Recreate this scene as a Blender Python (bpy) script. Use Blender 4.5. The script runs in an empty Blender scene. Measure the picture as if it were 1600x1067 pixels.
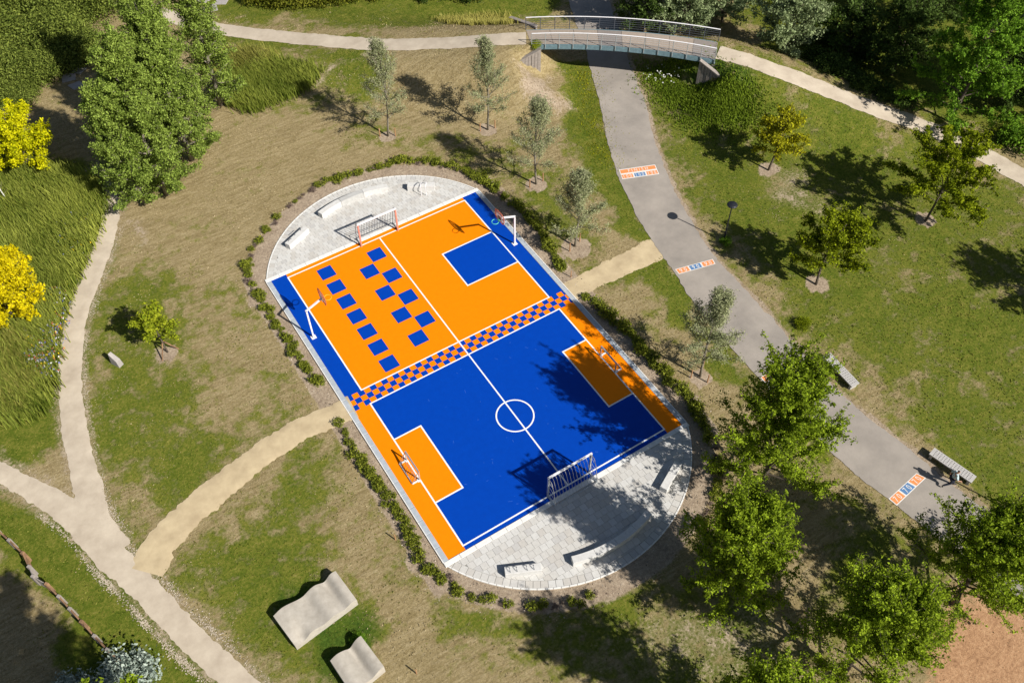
import bpy, bmesh, math, random
import numpy as np
from mathutils import Vector, Matrix
SC = bpy.context.scene
COL = SC.collection
# ------------------------------------------------------------------ camera, sky, sun, exposure
CAM = np.array([-17.0621, -45.6473, 48.4089])
RT = np.array([0.84399246, -0.53632375, -0.00579295])
UP = np.array([0.42564966, 0.66317913, 0.6156426])
FW = np.array([0.32634198, 0.52206349, -0.7880042])
F = 1451.985
cam = bpy.data.objects.new('camera', bpy.data.cameras.new('camera'))
COL.objects.link(cam)
cam.data.sensor_width = 36; cam.data.lens = F/1600*36
cam.data.clip_start = 1; cam.data.clip_end = 2000
m = Matrix.Identity(4)
for i in range(3):
    m[i][0], m[i][1], m[i][2], m[i][3] = RT[i], UP[i], -FW[i], CAM[i]
cam.matrix_world = m
SC.camera = cam
SUN_AZ, SUN_EL = math.radians(111-180), math.radians(39.5)      # direction towards the sun, measured from +x
SH = np.array([math.cos(SUN_AZ+math.pi), math.sin(SUN_AZ+math.pi)])/math.tan(SUN_EL)
w = bpy.data.worlds.new("World"); SC.world = w; w.use_nodes = True
nt = w.node_tree; nt.nodes.clear()
sky = nt.nodes.new('ShaderNodeTexSky'); sky.sky_type = 'NISHITA'; sky.sun_disc = False
sky.sun_elevation = SUN_EL; sky.sun_rotation = math.pi/2 - SUN_AZ
bg = nt.nodes.new('ShaderNodeBackground'); bg.inputs[1].default_value = 0.05
wo = nt.nodes.new('ShaderNodeOutputWorld')
nt.links.new(sky.outputs[0], bg.inputs[0]); nt.links.new(bg.outputs[0], wo.inputs[0])
sl = bpy.data.lights.new('sun', 'SUN'); sl.energy = 5.0; sl.angle = math.radians(0.55); sl.color = (1, .955, .88)
so = bpy.data.objects.new('sun', sl); COL.objects.link(so)
so.rotation_euler = Vector((SH[0], SH[1], -1)).to_track_quat('-Z', 'Y').to_euler()
so.location = (20, -40, 60)
SC.view_settings.view_transform = 'Standard'; SC.view_settings.look = 'None'
SC.view_settings.exposure = 0.5; SC.view_settings.gamma = 1
SC.render.engine = 'CYCLES'
try:
    SC.cycles.max_bounces = 5; SC.cycles.transparent_max_bounces = 4
except Exception: pass

# ------------------------------------------------------------------ helpers
def at(x, y, z=0.0):                    # point of the photograph's pixel grid met at height z
    ray = FW*F + (x-800)*RT - (y-533.5)*UP
    return CAM + ray*((z-CAM[2])/ray[2])
def sm(a, b, x):
    t = np.clip((x-a)/(b-a), 0, 1); return t*t*(3-2*t)
def material(name, col, rough=.8, var=None, scale=8, bump=0, bscale=30, metal=0, spec=.3, coords='pos'):
    mt = bpy.data.materials.new(name); mt.use_nodes = True
    n = mt.node_tree.nodes; l = mt.node_tree.links; b = n['Principled BSDF']
    b.inputs['Roughness'].default_value = rough; b.inputs['Metallic'].default_value = metal
    b.inputs['Specular IOR Level'].default_value = spec
    b.inputs['Base Color'].default_value = (*col, 1)
    g = n.new('ShaderNodeNewGeometry')
    if var is not None:
        no = n.new('ShaderNodeTexNoise'); no.inputs['Scale'].default_value = scale; no.inputs['Detail'].default_value = 6
        no.inputs['Roughness'].default_value = .65
        l.new(g.outputs['Position'], no.inputs['Vector'])
        r = n.new('ShaderNodeValToRGB'); r.color_ramp.elements[0].position = .3; r.color_ramp.elements[1].position = .7
        r.color_ramp.elements[0].color = (*var, 1); r.color_ramp.elements[1].color = (*col, 1)
        l.new(no.outputs['Fac'], r.inputs[0]); l.new(r.outputs[0], b.inputs['Base Color'])
    if bump:
        nb = n.new('ShaderNodeTexNoise'); nb.inputs['Scale'].default_value = bscale; nb.inputs['Detail'].default_value = 4
        l.new(g.outputs['Position'], nb.inputs['Vector'])
        bp = n.new('ShaderNodeBump'); bp.inputs['Strength'].default_value = bump; bp.inputs['Distance'].default_value = .03
        l.new(nb.outputs['Fac'], bp.inputs['Height']); l.new(bp.outputs[0], b.inputs['Normal'])
    return mt
def leafmat(name, c1, c2, trans=.35, rough=.55):     # leaf colours run from c1 to c2 by the leaf's own value
    mt = bpy.data.materials.new(name); mt.use_nodes = True
    n = mt.node_tree.nodes; l = mt.node_tree.links; b = n['Principled BSDF']; out = n['Material Output']
    a = n.new('ShaderNodeAttribute'); a.attribute_name = 'v'
    r = n.new('ShaderNodeValToRGB'); r.color_ramp.elements[0].color = (*c1, 1); r.color_ramp.elements[1].color = (*c2, 1)
    l.new(a.outputs['Fac'], r.inputs[0]); l.new(r.outputs[0], b.inputs['Base Color'])
    b.inputs['Roughness'].default_value = rough; b.inputs['Specular IOR Level'].default_value = .07
    t = n.new('ShaderNodeBsdfTranslucent'); l.new(r.outputs[0], t.inputs[0])
    mx = n.new('ShaderNodeMixShader'); mx.inputs[0].default_value = trans
    l.new(b.outputs[0], mx.inputs[1]); l.new(t.outputs[0], mx.inputs[2]); l.new(mx.outputs[0], out.inputs[0])
    return mt
def link(name, me, mat=None, parent=None, loc=None, kind=None):
    o = bpy.data.objects.new(name, me); COL.objects.link(o)
    if mat is not None and me is not None and not me.materials: me.materials.append(mat)
    if parent is not None: o.parent = parent
    if loc is not None: o.location = loc
    if kind: o['kind'] = kind
    return o
def tag(o, label, cat, group=None):
    o['label'] = label; o['category'] = cat
    if group: o['group'] = group
    return o
def thing(name, label, cat, loc=(0, 0, 0), rz=0, group=None):
    o = bpy.data.objects.new(name, None); COL.objects.link(o); o.empty_display_size = .2
    o.location = loc; o.rotation_euler = (0, 0, rz)
    return tag(o, label, cat, group)
def children(o): return [c for c in bpy.data.objects if c.parent == o]
def copy_tree(o, kids, loc, rz, scale, label, group=None):
    c = o.copy(); COL.objects.link(c); c.location = loc; c.rotation_euler = (0, 0, rz); c.scale = scale
    c['label'] = label
    if group: c['group'] = group
    for k in kids:
        d = k.copy(); COL.objects.link(d); d.parent = c
    return c
def mesh_np(name, V, Q, vals=None, smooth=False):
    """V (n,3), Q (m,k) equal-size faces, vals per face"""
    me = bpy.data.meshes.new(name); V = np.asarray(V, 'f'); Q = np.asarray(Q, 'i'); k = Q.shape[1]
    me.vertices.add(len(V)); me.vertices.foreach_set('co', V.ravel())
    me.loops.add(Q.size); me.loops.foreach_set('vertex_index', Q.ravel())
    me.polygons.add(len(Q)); me.polygons.foreach_set('loop_start', np.arange(0, Q.size, k, dtype='i'))
    me.polygons.foreach_set('loop_total', np.full(len(Q), k, dtype='i'))
    if smooth: me.polygons.foreach_set('use_smooth', np.ones(len(Q), bool))
    if vals is not None:
        a = me.attributes.new('v', 'FLOAT', 'FACE'); a.data.foreach_set('value', np.asarray(vals, 'f'))
    me.update(calc_edges=True); me.validate()
    return me
class MB:
    def __init__(s): s.v = []; s.f = []
    def add(s, vs, fs):
        o = len(s.v); s.v += [tuple(map(float, v)) for v in vs]; s.f += [tuple(i+o for i in f) for f in fs]; return s
    def box(s, c, d, rz=0, axes=None):
        c = np.array(c, float); h = np.array(d, float)/2
        if axes is None:
            ca, sa = math.cos(rz), math.sin(rz); axes = [(ca, sa, 0), (-sa, ca, 0), (0, 0, 1)]
        A = np.array(axes)
        vs = [c+sx*h[0]*A[0]+sy*h[1]*A[1]+sz*h[2]*A[2] for sz in (-1, 1) for sy in (-1, 1) for sx in (-1, 1)]
        return s.add(vs, [(0, 2, 3, 1), (4, 5, 7, 6), (0, 1, 5, 4), (2, 6, 7, 3), (0, 4, 6, 2), (1, 3, 7, 5)])
    def bar(s, a, b, wd, ht):                # rectangular bar from a to b
        a = np.array(a, float); b = np.array(b, float); d = b-a; L = np.linalg.norm(d); x = d/L
        y = np.cross((0, 0, 1), x); 
        if np.linalg.norm(y) < 1e-3: y = np.array((0, 1., 0))
        y /= np.linalg.norm(y); z = np.cross(x, y)
        return s.box((a+b)/2, (L, wd, ht), axes=[x, y, z])
    def tube(s, P, r, n=6, cap=True):
        P = [np.array(p, float) for p in P]; R = r if hasattr(r, '__len__') else [r]*len(P)
        vs = []; prev = None
        for i, p in enumerate(P):
            t = P[min(i+1, len(P)-1)]-P[max(i-1, 0)]; t /= max(np.linalg.norm(t), 1e-9)
            if prev is None: u = np.cross(t, (0, 0, 1.) if abs(t[2]) < .9 else (1., 0, 0))
            else: u = prev - t*prev.dot(t)
            u /= max(np.linalg.norm(u), 1e-9); prev = u; v = np.cross(t, u)
            for k in range(n):
                a = 2*math.pi*k/n; vs.append(p+R[i]*(math.cos(a)*u+math.sin(a)*v))
        fs = [(i*n+k, i*n+(k+1) % n, (i+1)*n+(k+1) % n, (i+1)*n+k) for i in range(len(P)-1) for k in range(n)]
        if cap: fs += [tuple(range(n))[::-1], tuple((len(P)-1)*n+k for k in range(n))]
        return s.add(vs, fs)
    def prism(s, poly, z0, z1, bevel=0):
        n = len(poly); c = np.mean(np.array(poly), 0)
        vs = [(p[0], p[1], z0) for p in poly]
        if bevel:
            vs += [(p[0], p[1], z1-bevel) for p in poly]
            for p in poly:
                d = c-np.array(p); L = max(np.linalg.norm(d), 1e-6); q = np.array(p)+d/L*min(bevel*1.4, L*.3); vs.append((q[0], q[1], z1))
            m = 3
        else:
            vs += [(p[0], p[1], z1) for p in poly]; m = 2
        fs = [(j*n+k, j*n+(k+1) % n, (j+1)*n+(k+1) % n, (j+1)*n+k) for j in range(m-1) for k in range(n)]
        fs.append(tuple((m-1)*n+k for k in range(n)))
        return s.add(vs, fs)
    def sheet(s, poly, z): return s.add([(p[0], p[1], z) for p in poly], [tuple(range(len(poly)))])
    def rect(s, x0, y0, x1, y1, z): return s.sheet([(x0, y0), (x1, y0), (x1, y1), (x0, y1)], z)
    def mesh(s, name, smooth=False):
        me = bpy.data.meshes.new(name); me.from_pydata(s.v, [], s.f)
        if smooth: me.polygons.foreach_set('use_smooth', np.ones(len(me.polygons), bool))
        me.update(); return me
    def build(s, name, mat, parent=None, kind=None, smooth=False, loc=None):
        return link(name, s.mesh(name, smooth), mat, parent, loc, kind)
def bevel(o, wd, seg=2):
    b = o.modifiers.new('bevel', 'BEVEL'); b.width = wd; b.segments = seg; b.limit_method = 'ANGLE'; return o
def catmull(P, step):
    P = [np.array(p, float) for p in P]; P = [2*P[0]-P[1]]+P+[2*P[-1]-P[-2]]; out = []
    for i in range(1, len(P)-2):
        n = max(2, int(np.linalg.norm(P[i+1]-P[i])/step))
        for k in range(n):
            t = k/n; a, b, c, d = P[i-1:i+3]
            out.append(.5*((2*b)+(-a+c)*t+(2*a-5*b+4*c-d)*t*t+(-a+3*b-3*c+d)*t**3))
    out.append(P[-2]); return np.array(out)
def pdist(X, Y, L):                       # distance to polyline and z there
    best = np.full(X.shape, 1e9); zz = np.zeros(X.shape)
    for a, b in zip(L[:-1], L[1:]):
        d = b[:2]-a[:2]; q = max(d.dot(d), 1e-9)
        t = np.clip(((X-a[0])*d[0]+(Y-a[1])*d[1])/q, 0, 1)
        r = np.hypot(X-a[0]-t*d[0], Y-a[1]-t*d[1]); mk = r < best
        best = np.where(mk, r, best)
        if len(a) > 2: zz = np.where(mk, a[2]+t*(b[2]-a[2]), zz)
    return best, zz
def inpoly(X, Y, P):
    c = np.zeros(X.shape, bool); n = len(P)
    for i in range(n):
        x0, y0 = P[i][:2]; x1, y1 = P[(i+1) % n][:2]
        if y0 == y1: continue
        c ^= ((y0 > Y) != (y1 > Y)) & (X < (x1-x0)*(Y-y0)/(y1-y0)+x0)
    return c
def softpoly(X, Y, P, s):                 # 1 inside, 0 outside, soft over s metres
    P = [np.array(p[:2]) for p in P]; d, _ = pdist(X, Y, P+[P[0]]); ins = inpoly(X, Y, P)
    return sm(-s, s, np.where(ins, d, -d))
rnd = random.Random(7)

# ------------------------------------------------------------------ terrain shape
topL = [(60, -40, 0), (200, 6, 0), (319, 41, .1), (394, 53, .3), (487, 62.5, .7), (590, 70, 1.3), (698, 68, 2.1), (770, 63, 2.8), (822, 60, 3.0)]
topR = [(1122, 82, 3.0), (1160, 92, 2.9), (1227, 116, 2.4), (1305, 147, 1.7), (1375, 174, 1.1), (1440, 197, .6), (1520, 233, .2), (1600, 278, 0), (1720, 345, 0)]
pathL = catmull([at(*p) for p in topL], .5); pathR = catmull([at(*p) for p in topR], .5)
roadLe = [(870, -60), (888, 0), (903, 45), (915.6, 78), (922, 109), (937.5, 162.5), (947, 212), (959, 256), (975, 297), (1006.8, 358), (1035, 400), (1057, 431), (1088, 479), (1135, 535), (1190, 596), (1245, 655), (1301, 708), (1340, 744), (1388, 780), (1430, 813), (1472, 846), (1550, 905), (1640, 975)]
roadRe = [(930, -60), (950, 0), (968, 45), (978, 81), (990.6, 115.6), (1009, 166), (1022, 219), (1037.5, 259), (1057, 305), (1080, 344), (1105, 386), (1133, 420), (1170, 459), (1209, 501), (1250, 549), (1290, 592), (1355, 651), (1418, 699), (1463, 738), (1520, 782), (1575, 824), (1650, 884), (1740, 955)]
rL = catmull([at(*p)[:2] for p in roadLe], .5); rR = catmull([at(*p)[:2] for p in roadRe], .5)
def resample(P, n):
    d = np.r_[0, np.cumsum(np.linalg.norm(np.diff(P, axis=0), axis=1))]; t = np.linspace(0, d[-1], n)
    return np.stack([np.interp(t, d, P[:, k]) for k in range(P.shape[1])], 1)
# match both edges by photo row order
rLk = np.array([at(*p)[:2] for p in roadLe]); rRk = np.array([at(*p)[:2] for p in roadRe])
roadC = catmull((rLk+rRk)/2, .6)
CUTS = [[at(846, 74, 2.9), at(800, 102, 1.7), at(840, 185, 0), at(930, 190, 0), at(915, 80, 0), at(880, 60, 2)], [at(1094, 90, 2.9), at(1137, 129, 1.7), at(1110, 210, 0), at(1010, 190, 0), at(980, 85, 0), at(1000, 75, 2)]]
def height(X, Y):
    X = np.asarray(X, float); Y = np.asarray(Y, float)
    h = np.zeros(X.shape)
    for L in (pathL[::4], pathR[::4]):
        d, z = pdist(X, Y, list(L)); h = np.maximum(h, z*(1-sm(1.3, 7.5, d)))
    dr, _ = pdist(X, Y, list(roadC[::4]))
    h = h*sm(2.9, 7.2, dr)
    for P in CUTS:                         # the bank is cut back in front of each wing wall, less and less along it
        a, b = P[0][:2], P[1][:2]; d = b-a; t = np.clip(((X-a[0])*d[0]+(Y-a[1])*d[1])/d.dot(d), 0, 1)
        dw = np.hypot(X-a[0]-t*d[0], Y-a[1]-t*d[1]); h = h*(1-.8*softpoly(X, Y, P, .35)*(1-t**1.5*.9)*(1-sm(.8, 5, dw)))
    return h
def H1(x, y): return float(height(np.array([x]), np.array([y]))[0])
def ground(px, py):                       # terrain point met by this line of sight
    z = 0
    for _ in range(12):
        p = at(px, py, z); z = .5*z+.5*H1(p[0], p[1])
    p = at(px, py, z); return np.array([p[0], p[1], H1(p[0], p[1])])
def G(L): return [ground(*p) for p in L]

# ------------------------------------------------------------------ materials
M = {}
M['orange'] = material('orange_court_paint', (.84, .215, .0), .55, (.79, .198, .0), 3, .04, 90, spec=.12)
M['blue'] = material('blue_court_paint', (.0, .046, .36), .5, (.0, .041, .325), 2.5, .04, 90, spec=.12)
M['white'] = material('white_line_paint', (.8, .8, .78), .6, (.72, .72, .7), 6)
M['torange'] = material('orange_road_paint', (.80, .27, .085), .7, (.66, .22, .08), 14)
def wear(mt, lo, hi, under):
    n = mt.node_tree.nodes; l = mt.node_tree.links; b = n['Principled BSDF']; g = n.new('ShaderNodeNewGeometry')
    no = n.new('ShaderNodeTexNoise'); no.inputs['Scale'].default_value = 9; no.inputs['Detail'].default_value = 8; no.inputs['Roughness'].default_value = .8
    l.new(g.outputs['Position'], no.inputs['Vector']); r = n.new('ShaderNodeMapRange'); r.inputs[1].default_value = lo; r.inputs[2].default_value = hi
    l.new(no.outputs['Fac'], r.inputs[0]); mx = n.new('ShaderNodeMix'); mx.data_type = 'RGBA'; l.new(r.outputs[0], mx.inputs[0])
    src = b.inputs['Base Color'].links[0].from_socket; l.new(src, mx.inputs[6]); mx.inputs[7].default_value = (*under, 1); l.new(mx.outputs[2], b.inputs['Base Color'])
M['twhite'] = material('worn_white_road_paint', (.72, .70, .66), .7, (.58, .55, .51), 14)
M['tblue'] = material('blue_road_paint', (.10, .21, .40), .7, (.08, .17, .33), 14)
wear(M['torange'], .60, .78, (.33, .27, .22)); wear(M['tblue'], .60, .78, (.30, .27, .25)); wear(M['twhite'], .62, .80, (.34, .30, .26)); wear(M['orange'], .62, .86, (.68, .24, .05)); wear(M['blue'], .62, .88, (.06, .10, .33))
M['conc'] = material('pale_concrete', (.60, .59, .57), .85, (.49, .48, .46), 5, .15, 50)
M['kerbw'] = material('white_kerb_concrete', (.72, .71, .68), .8, (.6, .59, .57), 4, .1, 40)
M['kerbg'] = material('grey_kerb_concrete', (.40, .43, .46), .8, (.30, .335, .37), 4, .1, 40)
M['slab'] = material('weathered_slab_concrete', (.47, .43, .37), .9, (.35, .315, .265), 2.4, .25, 25)
wear(M['slab'], .60, .70, (.30, .20, .14))
M['benchc'] = material('bench_concrete', (.44, .42, .40), .85, (.35, .335, .32), 6, .15, 50)
M['joint'] = material('paving_joint_sand', (.27, .26, .24), .95, (.2, .19, .18), 20)
M['steel'] = material('galvanised_steel', (.55, .57, .58), .4, (.42, .45, .47), 9, metal=.6, spec=.5)
M['whitemetal'] = material('white_powder_coated_metal', (.75, .74, .76), .4, (.66, .65, .67), 5)
M['salmon'] = material('faded_red_goal_paint', (.62, .24, .17), .5, (.5, .2, .15), 8)
M['black'] = material('black_metal', (.015, .017, .022), .45)
M['darkm'] = material('dark_steel_bars', (.09, .10, .12), .45, metal=.4)
M['green'] = material('green_painted_ring', (.12, .62, .36), .45)
M['ringorange'] = material('yellow_painted_ring', (.85, .42, .03), .45)
M['board'] = material('rust_red_board', (.42, .12, .06), .6, (.3, .08, .05), 10)
M['wood'] = material('weathered_brown_timber', (.36, .21, .11), .9, (.10, .06, .04), 2.2, .3, 30)
M['greywood'] = material('silvered_grey_timber', (.33, .29, .26), .9, (.20, .175, .155), 7, .3, 30)
M['stake'] = material('tree_stake_timber', (.42, .24, .12), .9, (.3, .16, .08), 9)
M['bark'] = material('grey_brown_bark', (.13, .105, .08), .95, (.07, .055, .042), 14, .5, 25)
M['bark2'] = material('pale_bark', (.25, .22, .17), .95, (.14, .12, .09), 14, .4, 25)
M['teal'] = material('blue_green_bridge_steel', (.17, .27, .31), .6, (.11, .17, .2), 5)
M['deck'] = material('bridge_deck_grit', (.33, .27, .22), .9, (.26, .215, .175), 6, .1, 60)
M['deck2'] = material('darker_deck_grit', (.23, .20, .18), .9, (.19, .165, .15), 6, .1, 60)
M['stone'] = material('grey_flagstone', (.36, .33, .31), .9, (.27, .25, .235), 3, .2, 20)
M['bedsoil'] = material('planting_soil', (.30, .215, .155), .95, (.19, .135, .095), 3.2, .8, 14)
M['sand'] = material('crushed_shell_path', (.53, .455, .355), .95, (.38, .315, .24), .7, .12, 60)
M['sandy'] = material('yellow_sand_path', (.54, .435, .27), .95, (.38, .295, .18), .9, .15, 50)
M['asphalt'] = material('worn_grey_asphalt', (.34, .30, .26), .92, (.23, .205, .18), .45, .2, 45)

def ground_material():
    mt = bpy.data.materials.new('dry_and_green_grass_ground'); mt.use_nodes = True
    n = mt.node_tree.nodes; l = mt.node_tree.links; b = n['Principled BSDF']
    b.inputs['Roughness'].default_value = .95; b.inputs['Specular IOR Level'].default_value = .1
    geo = n.new('ShaderNodeNewGeometry'); at_ = n.new('ShaderNodeAttribute'); at_.attribute_name = 'mask'
    sep = n.new('ShaderNodeSeparateColor'); l.new(at_.outputs['Color'], sep.inputs[0])
    def noise(s, det=5, rg=.6, mp=None, off=0, dist=0):
        t = n.new('ShaderNodeTexNoise'); t.inputs['Scale'].default_value = s; t.inputs['Detail'].default_value = det
        t.inputs['Roughness'].default_value = rg; t.inputs['Distortion'].default_value = dist
        mpn = n.new('ShaderNodeMapping'); l.new(geo.outputs['Position'], mpn.inputs[0]); mpn.inputs['Location'].default_value = (off, off*.7, 0)
        if mp: mpn.inputs['Rotation'].default_value = (0, 0, mp[0]); mpn.inputs['Scale'].default_value = (mp[1], mp[2], 1)
        l.new(mpn.outputs[0], t.inputs['Vector']); return t.outputs['Fac']
    def math_(op, a, bb, cc=None):
        t = n.new('ShaderNodeMath'); t.operation = op
        for i, x in enumerate((a, bb, cc)):
            if x is None: continue
            if isinstance(x, (int, float)): t.inputs[i].default_value = x
            else: l.new(x, t.inputs[i])
        return t.outputs[0]
    def ramp(f, stops):
        t = n.new('ShaderNodeValToRGB'); e = t.color_ramp.elements
        e[0].position, e[0].color = stops[0][0], (*stops[0][1], 1); e[1].position, e[1].color = stops[-1][0], (*stops[-1][1], 1)
        for p, c in stops[1:-1]: x = e.new(p); x.color = (*c, 1)
        l.new(f, t.inputs[0]); return t.outputs[0]
    def mix(f, a, bb, mode='MIX'):
        t = n.new('ShaderNodeMix'); t.data_type = 'RGBA'; t.blend_type = mode
        if isinstance(f, (int, float)): t.inputs[0].default_value = f
        else: l.new(f, t.inputs[0])
        l.new(a, t.inputs[6]); l.new(bb, t.inputs[7]); return t.outputs[2]
    def step(f, a, bb):
        t = n.new('ShaderNodeMapRange'); t.interpolation_type = 'SMOOTHSTEP'; l.new(f, t.inputs[0])
        t.inputs[1].default_value = a; t.inputs[2].default_value = bb; return t.outputs[0]
    nA = noise(.22, 4, .55); nB = noise(1.1, 6, .68, off=11); nC = noise(6, 6, .7, off=5); nD = noise(26, 4, .7, off=3)
    st = noise(1.0, 6, .7, (1.15, .34, 2.2), 17, 1.6); st2 = noise(4.5, 5, .75, (1.15, .3, 1.6), 29, .4)
    dry = ramp(math_('ADD', math_('MULTIPLY', nC, .5), math_('MULTIPLY', st, .5)),
               [(.30, (.13, .098, .042)), (.45, (.215, .165, .078)), (.56, (.30, .237, .124)), (.72, (.42, .345, .205))])
    dry = mix(math_('MULTIPLY', step(st2, .48, .70), .42), dry, ramp(nD, [(.3, (.36, .29, .175)), (.7, (.52, .44, .29))]))
    grn = ramp(math_('ADD', math_('MULTIPLY', nB, .45), math_('MULTIPLY', nC, .55)),
               [(.33, (.045, .070, .006)), (.46, (.08, .11, .010)), (.57, (.15, .155, .024)), (.70, (.27, .22, .072))])
    gF = step(math_('ADD', math_('ADD', sep.outputs[0], math_('MULTIPLY_ADD', nA, .9, -.45)), math_('MULTIPLY_ADD', nB, 1.25, -.625)), .34, .64)
    col = mix(gF, dry, grn)
    lush = ramp(nC, [(.3, (.022, .045, .006)), (.5, (.045, .085, .009)), (.7, (.085, .135, .02))])
    lF = step(math_('ADD', sep.outputs[2], math_('MULTIPLY_ADD', nB, .8, -.4)), .4, .7)
    col = mix(lF, col, lush)
    dirt = ramp(math_('ADD', math_('MULTIPLY', nC, .6), math_('MULTIPLY', nB, .4)), [(.32, (.17, .125, .09)), (.5, (.32, .25, .18)), (.7, (.50, .41, .31))])
    oe = ramp(math_('ADD', math_('MULTIPLY', nC, .6), math_('MULTIPLY', nB, .4)), [(.32, (.20, .105, .055)), (.5, (.40, .23, .125)), (.7, (.56, .36, .21))])
    dirt = mix(at_.outputs['Alpha'], dirt, oe)
    dF = step(math_('ADD', sep.outputs[1], math_('ADD', math_('MULTIPLY_ADD', nB, .7, -.35), math_('MULTIPLY_ADD', nC, .5, -.25))), .36, .62)
    col = mix(dF, col, dirt)
    fine = ramp(nD, [(.3, (.50, .50, .50)), (.5, (1, 1, 1)), (.7, (1.42, 1.40, 1.32))])
    col = mix(.9, col, fine, 'MULTIPLY')
    l.new(col, b.inputs['Base Color'])
    bp = n.new('ShaderNodeBump'); bp.inputs['Strength'].default_value = .8; bp.inputs['Distance'].default_value = .09
    l.new(math_('ADD', math_('MULTIPLY', nC, .6), math_('MULTIPLY', nD, .5)), bp.inputs['Height']); l.new(bp.outputs[0], b.inputs['Normal'])
    return mt
M['ground'] = ground_material()

# ------------------------------------------------------------------ ground regions (what grows where)
OV_T, OV_B = (0, -3.6, 9.34), (0, -20.75, 9.55)         # circles of the two end plazas
def oval_dist(X, Y):                                     # outside distance from court + plazas (negative inside)
    dx = np.abs(X)-8.65; dy = np.maximum(Y, -25.0-Y)
    rect = np.maximum(dx, dy)
    a = np.maximum(np.hypot(X-OV_T[0], Y-OV_T[1])-OV_T[2], -(Y-(-.2)))
    b = np.maximum(np.hypot(X-OV_B[0], Y-OV_B[1])-OV_B[2], (Y+24.8))
    return np.minimum(np.minimum(rect, a), b)
conn = [(228, 894, 1.25), (258, 842, 1.2), (320, 782, 1.2), (400, 718, 1.15), (470, 672, 1.1), (552, 636, 1.05)]
connR = [(884, 459, 1.0), (950, 425, .95), (1000, 401, 1.05), (1040, 384, 1.2)]
leftL = [(150, 262), (174, 325), (152, 414), (126, 475), (113, 535), (110, 595), (114, 658), (122, 700), (136, 760), (150, 812), (185, 862)]
diagL = [(-70, 680), (0, 737), (75, 778), (123, 812), (174, 870), (211, 905), (255, 952), (302, 1000), (370, 1063), (440, 1130)]
pLeft = catmull([at(*p)[:2] for p in leftL], .3); pDiag = catmull([at(*p)[:2] for p in diagL], .3)
pConn = catmull([at(p[0], p[1])[:2] for p in conn], .3); pConnR = catmull([at(p[0], p[1])[:2] for p in connR], .3)
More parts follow.
